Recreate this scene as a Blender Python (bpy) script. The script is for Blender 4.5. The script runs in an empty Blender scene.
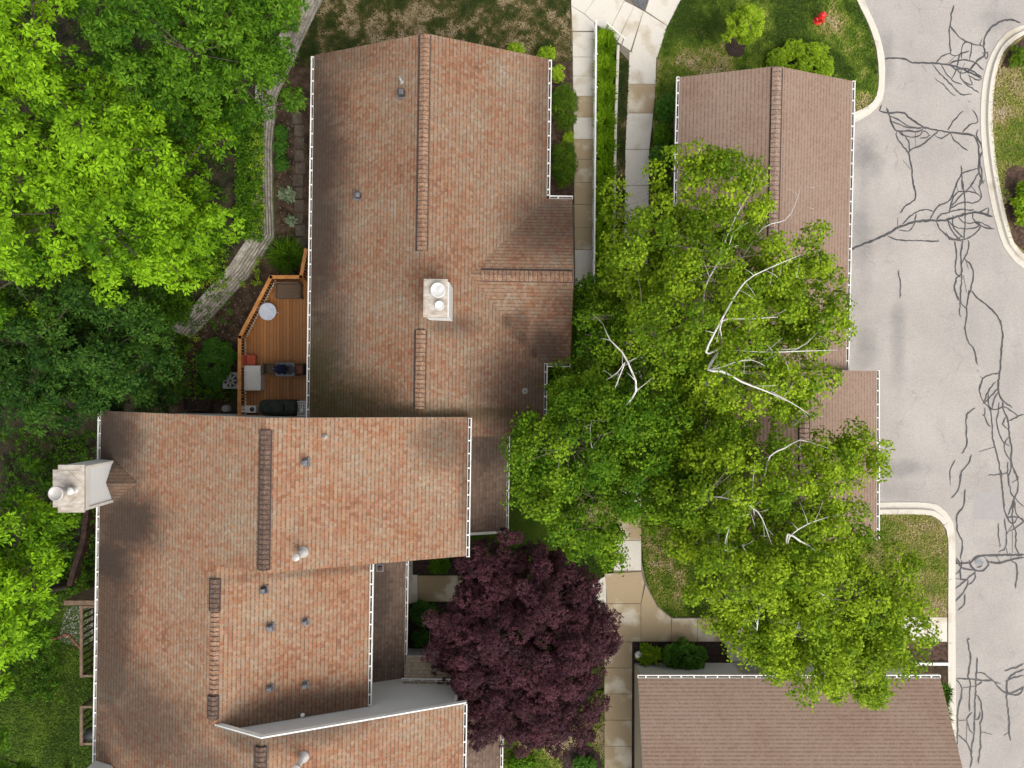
import bpy, math, random
import numpy as np
from mathutils import Vector
random.seed(7); RNG = np.random.default_rng(11)
S = bpy.context.scene; C = S.collection
H = 32.0; F = 700.0                       # camera height above ground (m), focal length (px of the photo)

def P(px, py, z=0.0):
    d = (H - z) / F
    return Vector(((px - 512) * d, (384 - py) * d, z))

# ------------------------------------------------------------------ materials
class NT:
    def __init__(s, name):
        s.m = bpy.data.materials.new(name); s.m.use_nodes = True
        s.t = s.m.node_tree; s.t.nodes.clear()
        s.out = s.n('ShaderNodeOutputMaterial'); s._pos = None
    def n(s, typ, **kw):
        o = s.t.nodes.new(typ)
        for k, v in kw.items(): setattr(o, k, v)
        return o
    def put(s, sock, v):
        if isinstance(v, bpy.types.NodeSocket): s.t.links.new(v, sock)
        elif isinstance(v, (tuple, list)) and len(v) == 3 and sock.type == 'RGBA': sock.default_value = (*v, 1)
        else: sock.default_value = v
    def math(s, op, a, b=0.0, c=0.0, clamp=False):
        o = s.n('ShaderNodeMath', operation=op); o.use_clamp = clamp
        s.put(o.inputs[0], a); s.put(o.inputs[1], b); s.put(o.inputs[2], c)
        return o.outputs[0]
    def mix(s, f, a, b, blend='MIX'):
        o = s.n('ShaderNodeMix', data_type='RGBA', blend_type=blend); o.clamp_factor = True
        s.put(o.inputs[0], f); s.put(o.inputs[6], a); s.put(o.inputs[7], b)
        return o.outputs[2]
    def pos(s):
        if s._pos is None: s._pos = s.n('ShaderNodeNewGeometry')
        return s._pos.outputs['Position']
    def noise(s, scale, detail=4, rough=0.55, vec=None, stretch=None):
        o = s.n('ShaderNodeTexNoise'); v = vec or s.pos()
        if stretch:
            mp = s.n('ShaderNodeMapping'); s.put(mp.inputs[0], v); mp.inputs[3].default_value = stretch; v = mp.outputs[0]
        s.put(o.inputs['Vector'], v); o.inputs['Scale'].default_value = scale
        o.inputs['Detail'].default_value = detail; o.inputs['Roughness'].default_value = rough
        return o.outputs[0]
    def rng(s, v, a, b, c=0.0, d=1.0, smooth=False):
        o = s.n('ShaderNodeMapRange'); o.interpolation_type = 'SMOOTHSTEP' if smooth else 'LINEAR'
        s.put(o.inputs[0], v)
        for i, k in enumerate((a, b, c, d)): o.inputs[i + 1].default_value = k
        return o.outputs[0]
    def ramp(s, f, stops, interp='LINEAR'):
        o = s.n('ShaderNodeValToRGB'); o.color_ramp.interpolation = interp
        e = o.color_ramp.elements
        while len(e) < len(stops): e.new(0.5)
        for k, (p, c) in zip(e, stops): k.position = p; k.color = (*c, 1)
        s.put(o.inputs[0], f); return o.outputs[0]
    def white(s, vec):
        o = s.n('ShaderNodeTexWhiteNoise', noise_dimensions='3D'); s.put(o.inputs[0], vec); return o.outputs[0]
    def comb(s, x, y, z=0.0):
        o = s.n('ShaderNodeCombineXYZ')
        for i, v in enumerate((x, y, z)): s.put(o.inputs[i], v)
        return o.outputs[0]
    def bump(s, h, strength, dist=0.02):
        o = s.n('ShaderNodeBump'); s.put(o.inputs['Height'], h)
        o.inputs['Strength'].default_value = strength; o.inputs['Distance'].default_value = dist
        return o.outputs[0]
    def fin(s, col, rough=0.8, normal=None, spec=0.3, metal=0.0, **kw):
        b = s.n('ShaderNodeBsdfPrincipled'); s.put(b.inputs['Base Color'], col); s.put(b.inputs['Roughness'], rough)
        b.inputs['Specular IOR Level'].default_value = spec; b.inputs['Metallic'].default_value = metal
        for k, v in kw.items(): b.inputs[k].default_value = v
        if normal: s.put(b.inputs['Normal'], normal)
        s.t.links.new(b.outputs[0], s.out.inputs[0]); return s.m

def m_noise(name, c1, c2, scale, rough=0.8, bump=0.3, spec=0.3, metal=0.0, lo=0.35, hi=0.65, fine=None, stretch=None, bscale=None, **kw):
    t = NT(name); f = t.rng(t.noise(scale, 5, 0.6, stretch=stretch), lo, hi)
    c = t.mix(f, c1, c2)
    if fine:
        g = t.rng(t.noise(fine, 2, 0.6), 0.3, 0.7, 0.65, 1.35)
        c = t.mix(1.0, c, t.comb(g, g, g), 'MULTIPLY')
    nb = t.bump(t.noise(bscale or scale * 4, 4), bump) if bump else None
    return t.fin(c, rough, nb, spec, metal, **kw)

def m_roof(name, cols, dash, course=0.142, tab=0.125, stain_shade=(), dashfrac=0.30, var=0.24, moss=(), lvar=.10):
    t = NT(name)
    uv = t.n('ShaderNodeUVMap'); sp = t.n('ShaderNodeSeparateXYZ'); t.put(sp.inputs[0], uv.outputs[0])
    vr = t.math('DIVIDE', sp.outputs[1], course); row = t.math('FLOOR', vr); fr = t.math('FRACT', vr)
    rr = t.white(t.comb(row, 3.7, 1.1))
    uu = t.math('MULTIPLY_ADD', rr, 7.31, t.math('DIVIDE', sp.outputs[0], tab)); cell = t.math('FLOOR', uu); fu = t.math('FRACT', uu)
    r1 = t.white(t.comb(cell, row, 0.5)); r2 = t.white(t.comb(cell, row, 9.5))
    half = t.math('FLOOR', t.math('MULTIPLY', uu, 2.0)); r3 = t.white(t.comb(half, row, 4.5))
    big = t.noise(0.55, 3, 0.6)
    f = t.math('MULTIPLY_ADD', t.math('SUBTRACT', big, 0.5), 1.0, t.math('MULTIPLY_ADD', t.math('SUBTRACT', r1, 0.5), var * 2, 0.5))
    c = t.ramp(f, cols)
    lv = t.rng(r2, 0, 1, 1 - lvar, 1 + lvar); c = t.mix(1.0, c, t.comb(lv, lv, lv), 'MULTIPLY')
    gr = t.rng(t.noise(28, 2, 0.7), 0.3, 0.7, 0.85, 1.15); c = t.mix(1.0, c, t.comb(gr, gr, gr), 'MULTIPLY')
    d = t.math('MULTIPLY', t.math('LESS_THAN', fr, dashfrac), t.rng(r3, 0.15, 0.7, 0.3, 1.0))
    c = t.mix(t.math('MULTIPLY', d, dash), c, (0.075, 0.05, 0.038))  # dark dashes: laminate pattern with the butt shadow painted in
    j = t.math('LESS_THAN', fu, 0.07); c = t.mix(t.math('MULTIPLY', j, 0.12), c, (0.07, 0.045, 0.035))
    # mould and water marks of their own shape, plus painted shade at roof steps
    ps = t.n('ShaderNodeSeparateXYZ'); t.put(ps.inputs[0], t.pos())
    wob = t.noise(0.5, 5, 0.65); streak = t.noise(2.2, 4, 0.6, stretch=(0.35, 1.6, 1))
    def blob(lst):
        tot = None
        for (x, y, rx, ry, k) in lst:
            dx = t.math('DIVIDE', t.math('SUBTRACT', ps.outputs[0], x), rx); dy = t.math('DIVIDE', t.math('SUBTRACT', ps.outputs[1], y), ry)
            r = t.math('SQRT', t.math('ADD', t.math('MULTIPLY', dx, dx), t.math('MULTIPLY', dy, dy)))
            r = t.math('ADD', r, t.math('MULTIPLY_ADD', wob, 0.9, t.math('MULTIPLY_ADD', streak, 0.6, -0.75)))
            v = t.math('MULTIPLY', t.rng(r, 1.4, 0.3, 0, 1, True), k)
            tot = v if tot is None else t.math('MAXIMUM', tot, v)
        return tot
    if stain_shade: c = t.mix(blob(stain_shade), c, (0.032, 0.024, 0.02))
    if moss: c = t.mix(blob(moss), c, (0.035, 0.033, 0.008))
    hb = t.math('MULTIPLY_ADD', r2, 0.4, t.math('SUBTRACT', 1.0, fr))
    return t.fin(c, 0.93, t.bump(hb, 0.5, 0.012), 0.2)

def m_leaf(name, dark, light, trans=0.35, rough=0.45, spec=0.35, tcol=None):
    t = NT(name)
    at = t.n('ShaderNodeAttribute'); at.attribute_name = 'tint'
    g = t.n('ShaderNodeNewGeometry')
    f = t.math('MULTIPLY_ADD', t.math('SUBTRACT', g.outputs['Random Per Island'], 0.5), 0.8, at.outputs['Fac'], clamp=True)
    c = t.mix(f, dark, light)
    b = t.n('ShaderNodeBsdfPrincipled'); t.put(b.inputs['Base Color'], c); b.inputs['Roughness'].default_value = rough
    b.inputs['Specular IOR Level'].default_value = spec
    tr = t.n('ShaderNodeBsdfTranslucent'); t.put(tr.inputs[0], t.mix(0.5, c, tcol or light))
    mx = t.n('ShaderNodeMixShader'); mx.inputs[0].default_value = trans
    t.t.links.new(b.outputs[0], mx.inputs[1]); t.t.links.new(tr.outputs[0], mx.inputs[2])
    t.t.links.new(mx.outputs[0], t.out.inputs[0]); return t.m

def m_grass(name, g1, g2, dry, dlo, dhi):
    t = NT(name)
    c = t.mix(t.rng(t.noise(1.3, 5, 0.65), 0.35, 0.65), g1, g2)
    c = t.mix(t.rng(t.noise(0.8, 6, 0.7), dlo, dhi), c, dry)
    gr = t.rng(t.noise(16, 3, 0.7), 0.3, 0.7, 0.6, 1.4); c = t.mix(1.0, c, t.comb(gr, gr, gr), 'MULTIPLY')
    return t.fin(c, 0.95, t.bump(t.noise(20, 4, 0.7), 0.6, 0.04), 0.1)

def m_concrete(name, base, tan, tan_amount):
    t = NT(name)
    f = t.rng(t.math('ADD', t.noise(0.9, 4, 0.5), tan_amount), 0.46, 0.60)
    c = t.mix(f, base, tan)
    c = t.mix(t.rng(t.noise(3.5, 6, 0.7), 0.55, 0.85, 0, 0.25), c, (0.24, 0.20, 0.14))
    gr = t.rng(t.noise(35, 2, 0.7), 0.3, 0.7, 0.9, 1.1); c = t.mix(1.0, c, t.comb(gr, gr, gr), 'MULTIPLY')
    return t.fin(c, 0.9, t.bump(t.noise(45, 3), 0.2), 0.25)

def m_asphalt():
    t = NT('asphalt')
    c = t.mix(t.rng(t.noise(0.25, 6, 0.65), 0.35, 0.68), (0.37, 0.338, 0.312), (0.29, 0.265, 0.245))
    c = t.mix(t.rng(t.noise(0.5, 5, 0.6, stretch=(1.6, 0.35, 1)), 0.54, 0.8, 0, 0.45), c, (0.235, 0.222, 0.215))
    ps = t.n('ShaderNodeSeparateXYZ'); t.put(ps.inputs[0], t.pos())
    w = t.noise(0.9, 5, 0.65)
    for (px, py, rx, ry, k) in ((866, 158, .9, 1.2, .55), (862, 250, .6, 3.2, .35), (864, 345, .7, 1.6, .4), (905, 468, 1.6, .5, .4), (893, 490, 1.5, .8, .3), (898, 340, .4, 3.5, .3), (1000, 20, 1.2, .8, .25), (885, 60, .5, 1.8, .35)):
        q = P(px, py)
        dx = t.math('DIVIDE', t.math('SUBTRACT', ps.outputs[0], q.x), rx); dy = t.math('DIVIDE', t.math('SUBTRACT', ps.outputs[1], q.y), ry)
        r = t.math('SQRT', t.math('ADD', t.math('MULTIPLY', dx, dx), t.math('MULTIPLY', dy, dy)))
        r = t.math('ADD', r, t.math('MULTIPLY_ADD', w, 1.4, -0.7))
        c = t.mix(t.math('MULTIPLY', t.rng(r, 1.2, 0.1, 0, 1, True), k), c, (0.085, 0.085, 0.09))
    gr = t.rng(t.noise(14, 4, 0.8), 0.3, 0.7, 0.84, 1.16); c = t.mix(1.0, c, t.comb(gr, gr, gr), 'MULTIPLY')
    sp = t.rng(t.noise(60, 1, 0.5), 0.66, 0.74, 0, 0.5); c = t.mix(sp, c, (0.12, 0.11, 0.11))
    # hairline cracks
    v = t.n('ShaderNodeTexVoronoi', feature='DISTANCE_TO_EDGE'); v.inputs['Scale'].default_value = 0.33
    ad = t.n('ShaderNodeVectorMath', operation='MULTIPLY_ADD'); nz = t.n('ShaderNodeTexNoise'); nz.inputs['Scale'].default_value = 1.3; nz.inputs['Detail'].default_value = 6
    t.put(nz.inputs['Vector'], t.pos()); t.put(ad.inputs[0], nz.outputs[1]); ad.inputs[1].default_value = (1.6, 1.6, 0); t.put(ad.inputs[2], t.pos())
    t.put(v.inputs['Vector'], ad.outputs[0])
    hl = t.math('MULTIPLY', t.math('LESS_THAN', v.outputs['Distance'], 0.007), t.rng(t.noise(0.6, 2), 0.45, 0.65, 0, 0.28))
    c = t.mix(hl, c, (0.1, 0.09, 0.085))
    return t.fin(c, 0.9, t.bump(t.noise(60, 3, 0.7), 0.3, 0.01), 0.25)

def m_siding(name, col, step=0.14):
    t = NT(name); uv = t.n('ShaderNodeUVMap'); sp = t.n('ShaderNodeSeparateXYZ'); t.put(sp.inputs[0], uv.outputs[0])
    fr = t.math('FRACT', t.math('DIVIDE', sp.outputs[1], step))
    c = t.mix(t.math('MULTIPLY', t.math('LESS_THAN', fr, 0.1), 0.35), col, tuple(k * .45 for k in col))
    c = t.mix(t.rng(t.noise(1.2, 5, .65), .45, .75, 0, .3), c, tuple(k * .7 for k in col))
    return t.fin(c, 0.7, t.bump(t.math('SUBTRACT', 1.0, fr), 0.5, 0.015), 0.3)

def m_deck():
    t = NT('deck_boards'); sp = t.n('ShaderNodeSeparateXYZ'); t.put(sp.inputs[0], t.pos())
    w = t.math('DIVIDE', sp.outputs[0], 0.145); b = t.math('FLOOR', w); fr = t.math('FRACT', w)
    r = t.white(t.comb(b, 2.0, 1.0))
    c = t.ramp(r, [(0, (0.30, 0.115, 0.03)), (0.5, (0.40, 0.165, 0.045)), (1, (0.48, 0.21, 0.065))])
    c = t.mix(t.rng(t.noise(5, 5, .7, stretch=(6, .8, 1)), .42, .72, 0, .6), c, (0.17, 0.065, 0.02))
    c = t.mix(t.math('LESS_THAN', fr, 0.10), c, (0.03, 0.013, 0.006))
    return t.fin(c, 0.55, t.bump(t.math('GREATER_THAN', fr, 0.10), 0.4, 0.01), 0.4)

M = {}
HOUSE_COLS = [(0.0, (0.14, 0.074, 0.047)), (0.22, (0.242, 0.108, 0.059)), (0.40, (0.260, 0.144, 0.086)), (0.6, (0.258, 0.165, 0.106)), (0.8, (0.262, 0.190, 0.131)), (1.0, (0.28, 0.235, 0.172))]
def st(px, py, z, rx, ry, k): q = P(px, py, z); return (q.x, q.y, rx, ry, k)
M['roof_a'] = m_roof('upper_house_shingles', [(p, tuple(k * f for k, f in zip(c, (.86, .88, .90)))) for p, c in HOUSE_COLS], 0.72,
    stain_shade=[st(314, 200, 4.6, 1.6, 8.5, .86), st(535, 352, 4.6, .3, .4, .8), st(522, 338, 4.7, .3, .4, .7), st(508, 322, 4.9, .25, .35, .6), st(330, 60, 4.6, 2.4, 1.0, .4), st(322, 330, 4.6, 1.5, 3.5, .65), st(520, 395, 4.8, 1.8, 2.4, .62), st(550, 222, 4.8, 2.0, 1.5, .62), st(545, 345, 4.6, .9, 1.0, .75), st(520, 330, 4.8, .5, .9, .5), st(452, 325, 6, 1.2, .4, .45), st(545, 130, 4.6, .6, 5, .4), st(560, 318, 4.7, 1.2, 1.6, .3)],
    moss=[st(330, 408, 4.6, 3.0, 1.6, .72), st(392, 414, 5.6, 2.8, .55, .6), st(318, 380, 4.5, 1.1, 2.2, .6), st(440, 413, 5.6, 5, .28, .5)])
M['roof_b'] = m_roof('lower_house_shingles', HOUSE_COLS, 0.72,
    stain_shade=[st(112, 445, 6, 1.7, 2.0, .92), st(128, 522, 6, 1.9, 1.5, .88), st(110, 562, 6, 1.5, 1.4, .92), st(110, 620, 6, 1.3, 7, .75), st(106, 500, 6, 1.0, 6, .75), st(122, 484, 6.4, .9, .9, .6), st(340, 572, 6.8, 4.2, .22, .4), st(530, 600, 6, .1, .1, .1), st(140, 720, 6.4, 3.0, 1.9, .66), st(120, 690, 6.4, 1.7, 1.6, .6), st(215, 760, 6.9, 1.6, 1.2, .5), st(320, 703, 6.5, 2.6, .8, .6), st(270, 722, 7.3, 1.6, .5, .5), st(445, 440, 6.2, 1.2, 1.1, .5), st(468, 470, 6, .35, 3, .5)])  # mould at the eaves; patches by rake and gable wall are painted shade
PORCH = [(0, (0.085, 0.055, 0.043)), (0.5, (0.13, 0.088, 0.066)), (1, (0.17, 0.125, 0.095))]
M['roof_porch'] = m_roof('porch_shingles', PORCH, 0.6, stain_shade=[st(380, 590, 3.6, .5, 1.8, .6), st(490, 450, 3.6, .8, .8, .5)])
GAR = [(0.0, (0.18, 0.115, 0.085)), (0.3, (0.225, 0.15, 0.112)), (0.55, (0.245, 0.17, 0.128)), (0.8, (0.25, 0.18, 0.14)), (1.0, (0.25, 0.188, 0.155))]
M['roof_g'] = m_roof('garage_shingles', GAR, 0.5, var=0.10, tab=0.15, course=.15, lvar=.03, dashfrac=.34)
M['ridge'] = m_noise('ridge_cap_shingles', (0.17, 0.095, 0.06), (0.285, 0.175, 0.112), 5, 0.95, .3, fine=20)
M['ridge_g'] = m_noise('garage_ridge_caps', (0.20, 0.132, 0.10), (0.275, 0.195, 0.15), 5, 0.95, .3, fine=20)
M['ridge_b'] = m_noise('dark_ridge_caps', (0.075, 0.046, 0.034), (0.135, 0.086, 0.062), 5, 0.95, .3, fine=20)
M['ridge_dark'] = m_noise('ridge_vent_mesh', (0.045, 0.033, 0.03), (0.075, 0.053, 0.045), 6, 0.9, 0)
M['white'] = m_noise('white_painted_metal', (0.72, 0.71, 0.68), (0.56, 0.54, 0.50), 2.5, 0.45, 0.05, lo=.45, hi=.8)
M['trim'] = m_noise('cream_trim_paint', (0.60, 0.57, 0.51), (0.50, 0.47, 0.41), 3, 0.6, 0.1)
M['debris'] = m_noise('gutter_leaf_debris', (0.03, 0.022, 0.016), (0.16, 0.12, 0.09), 7, 0.95, .4)
M['siding'] = m_siding('pale_grey_siding', (0.57, 0.57, 0.55))
M['siding_tan'] = m_siding('tan_siding', (0.47, 0.40, 0.31))
M['siding_dark'] = m_siding('grey_siding', (0.36, 0.36, 0.34))
M['capmetal'] = m_noise('chimney_cap_metal', (0.52, 0.48, 0.42), (0.33, 0.27, 0.215), 2.4, 0.5, .1, metal=.25, stretch=(1, 2.5, 1))
M['galv'] = m_noise('galvanised_flue', (0.46, 0.43, 0.40), (0.34, 0.31, 0.29), 4, 0.5, .05, metal=.3)
M['brightcap'] = m_noise('bright_aluminium', (0.70, 0.70, 0.68), (0.52, 0.50, 0.47), 3, 0.35, .05, metal=.3)
M['blackmetal'] = m_noise('black_vent_metal', (0.02, 0.02, 0.022), (0.05, 0.05, 0.055), 6, 0.5, .1)
M['greymetal'] = m_noise('grey_vent_metal', (0.10, 0.10, 0.11), (0.17, 0.17, 0.18), 6, 0.5, .1, metal=.3)
M['darkvoid'] = m_noise('dark_opening', (0.012, 0.011, 0.01), (0.02, 0.018, 0.016), 4, 0.9, 0)
M['asphalt'] = m_asphalt()
M['patch'] = m_noise('asphalt_patch', (0.285, 0.265, 0.255), (0.31, 0.29, 0.28), 3, .9, .1)
M['patch_dark'] = m_noise('dark_asphalt_patch', (0.075, 0.075, 0.08), (0.13, 0.13, 0.135), 6, .9, .3, fine=22)
M['tar'] = m_noise('crack_sealant', (0.04, 0.039, 0.04), (0.075, 0.072, 0.072), 3, .6, .1, spec=.3)
M['conc'] = m_concrete('concrete_clean', (0.57, 0.53, 0.465), (0.45, 0.385, 0.295), -.09)
M['conc_tan'] = m_concrete('concrete_stained', (0.55, 0.49, 0.39), (0.36, 0.275, 0.17), .13)
M['kerb'] = m_concrete('kerb_concrete', (0.53, 0.49, 0.425), (0.43, 0.38, 0.31), -.08)
M['joint'] = m_noise('slab_joint', (0.14, 0.12, 0.095), (0.2, 0.17, 0.13), 5, .95, 0)
M['mulch'] = m_noise('dark_mulch', (0.016, 0.010, 0.009), (0.055, 0.034, 0.027), 9, .95, .8, fine=22)
M['mulch_brown'] = m_noise('brown_mulch', (0.03, 0.018, 0.012), (0.105, 0.062, 0.042), 7, .95, .8, fine=20)
M['soil'] = m_noise('garden_soil', (0.024, 0.016, 0.009), (0.095, 0.06, 0.038), 2.2, .97, .8, fine=18)
M['woodfloor'] = m_noise('leaf_litter', (0.012, 0.011, 0.006), (0.06, 0.05, 0.025), 1.6, .97, .8, fine=14)
M['gravel'] = m_noise('pale_gravel', (0.12, 0.11, 0.09), (0.42, 0.40, 0.36), 18, .9, .8)
M['lawn'] = m_grass('lawn_grass', (0.065, 0.105, 0.012), (0.105, 0.14, 0.02), (0.24, 0.19, 0.075), .55, .78)
M['lawn_dry'] = m_grass('dry_lawn_grass', (0.028, 0.034, 0.010), (0.055, 0.05, 0.018), (0.17, 0.125, 0.07), .52, .74)
M['lawn_tan'] = m_grass('sunburnt_lawn_grass', (0.055, 0.085, 0.012), (0.12, 0.13, 0.025), (0.27, 0.21, 0.09), .36, .58)
M['lawn_deep_shade'] = m_grass('deep_shade_lawn_grass', (0.032, 0.062, 0.006), (0.058, 0.095, 0.010), (0.12, 0.11, 0.035), .66, .85)  # deep green grass, darkened further to paint in the west lawn's shade
M['timber'] = m_noise('weathered_timber', (0.22, 0.195, 0.16), (0.40, 0.365, 0.305), 3, .9, .5, fine=14)
M['deck'] = m_deck()
M['rail'] = m_noise('stained_cedar_rail', (0.36, 0.14, 0.035), (0.50, 0.23, 0.075), 4, .5, .2)
M['darkwood'] = m_noise('dark_stained_wood', (0.028, 0.014, 0.010), (0.075, 0.038, 0.027), 4, .7, .2)
M['tanwood'] = m_noise('weathered_brown_wood', (0.13, 0.085, 0.055), (0.24, 0.165, 0.11), 4, .8, .3)
M['brick'] = m_noise('red_brick_edging', (0.15, 0.055, 0.036), (0.26, 0.105, 0.07), 9, .9, .4)
M['red'] = m_noise('red_hydrant_paint', (0.48, 0.012, 0.012), (0.62, 0.022, 0.02), 5, .4, .05, spec=.5)
M['redfade'] = m_noise('faded_red_cloth', (0.34, 0.06, 0.03), (0.44, 0.10, 0.05), 8, .9, .3)
M['navy'] = m_noise('navy_canvas', (0.010, 0.016, 0.05), (0.026, 0.036, 0.095), 6, .85, .3)
M['cover'] = m_noise('dark_green_cover', (0.013, 0.018, 0.013), (0.032, 0.038, 0.027), 4, .7, .5)
M['wicker'] = m_noise('dark_wicker', (0.085, 0.055, 0.036), (0.15, 0.10, 0.068), 22, .8, .6)
M['plastic'] = m_noise('white_plastic', (0.62, 0.60, 0.56), (0.54, 0.51, 0.47), 2, .4, .03)
M['ptable'] = m_noise('blue_white_tabletop', (0.55, 0.58, 0.66), (0.46, 0.49, 0.57), 6, .35, .05)
t = NT('smoked_glass'); M['glass'] = t.fin((0.06, 0.065, 0.07), 0.08, None, 0.6)
M['acgrey'] = m_noise('grey_enamel', (0.24, 0.24, 0.23), (0.32, 0.32, 0.30), 3, .5, .05)
M['bark'] = m_noise('grey_brown_bark', (0.034, 0.026, 0.02), (0.09, 0.07, 0.055), 6, .95, .8)
M['birchbark'] = m_noise('white_birch_bark', (0.58, 0.56, 0.52), (0.30, 0.27, 0.24), 5, .8, .4, lo=.48, hi=.75)
M['twig'] = m_noise('thin_twig_bark', (0.16, 0.125, 0.10), (0.30, 0.25, 0.21), 6, .9, .3)
# foliage
M['lf_bright'] = m_leaf('leaf_bright', (0.034, 0.100, 0.003), (0.225, 0.41, 0.010), .24, spec=.1, rough=.6, tcol=(0.28, 0.46, 0.012))
M['lf_mid'] = m_leaf('leaf_mid', (0.020, 0.066, 0.004), (0.115, 0.235, 0.011), .22, spec=.08, rough=.6)
M['lf_dark'] = m_leaf('leaf_dark', (0.010, 0.036, 0.005), (0.060, 0.130, 0.014), .18, spec=.08, rough=.6)
M['lf_birch'] = m_leaf('leaf_birch', (0.065, 0.135, 0.006), (0.31, 0.43, 0.020), .30, spec=.08, rough=.6, tcol=(0.34, 0.48, 0.01))
M['lf_birchd'] = m_leaf('leaf_birch_deep', (0.042, 0.110, 0.005), (0.21, 0.335, 0.016), .28, spec=.08, rough=.6)
M['lf_purple'] = m_leaf('leaf_purple', (0.026, 0.0105, 0.015), (0.098, 0.033, 0.044), .15, spec=.12, rough=.6, tcol=(0.14, 0.02, 0.03))
M['lf_yew'] = m_leaf('leaf_yew', (0.028, 0.075, 0.004), (0.12, 0.20, 0.012), .2, spec=.08, rough=.6)
M['lf_lime'] = m_leaf('leaf_lime', (0.10, 0.20, 0.008), (0.34, 0.47, 0.025), .28, spec=.08, rough=.6)
M['lf_shrub'] = m_leaf('leaf_shrub', (0.022, 0.080, 0.010), (0.10, 0.23, 0.022), .2, spec=.1, rough=.6)
M['lf_blue'] = m_leaf('leaf_hosta_pale', (0.10, 0.17, 0.09), (0.30, 0.36, 0.20), .25)
M['blade'] = m_leaf('grass_blade', (0.065, 0.17, 0.004), (0.25, 0.40, 0.015), .3, rough=.7, spec=.05)
t = NT('lawn_blade'); at = t.n('ShaderNodeAttribute'); at.attribute_name = 'tint'; g_ = t.n('ShaderNodeNewGeometry')
cc = t.ramp(at.outputs['Fac'], [(0, (0.034, 0.068, 0.006)), (.35, (0.110, 0.180, 0.014)), (.6, (0.19, 0.23, 0.032)), (.8, (0.32, 0.27, 0.095)), (1, (0.42, 0.34, 0.19))])  # darkest stop lowered so the west lawn blades carry painted shade
DRYR = [(0, (0.026, 0.045, 0.009)), (.4, (0.055, 0.070, 0.016)), (.6, (0.10, 0.085, 0.03)), (.8, (0.22, 0.17, 0.085)), (1, (0.32, 0.25, 0.15))]
rr_ = t.math('MULTIPLY_ADD', g_.outputs['Random Per Island'], 0.6, 0.7)
M['lawnblade'] = t.fin(t.mix(1.0, cc, t.comb(rr_, rr_, rr_), 'MULTIPLY'), .7, None, .15)
t = NT('dry_lawn_blade'); at = t.n('ShaderNodeAttribute'); at.attribute_name = 'tint'; M['dryblade'] = t.fin(t.ramp(at.outputs['Fac'], DRYR), .8, None, .1)

# ------------------------------------------------------------------ mesh building
def origin(o):
    v = Vector((0, 0, 0))
    while o is not None: v += o.location; o = o.parent
    return v

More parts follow.
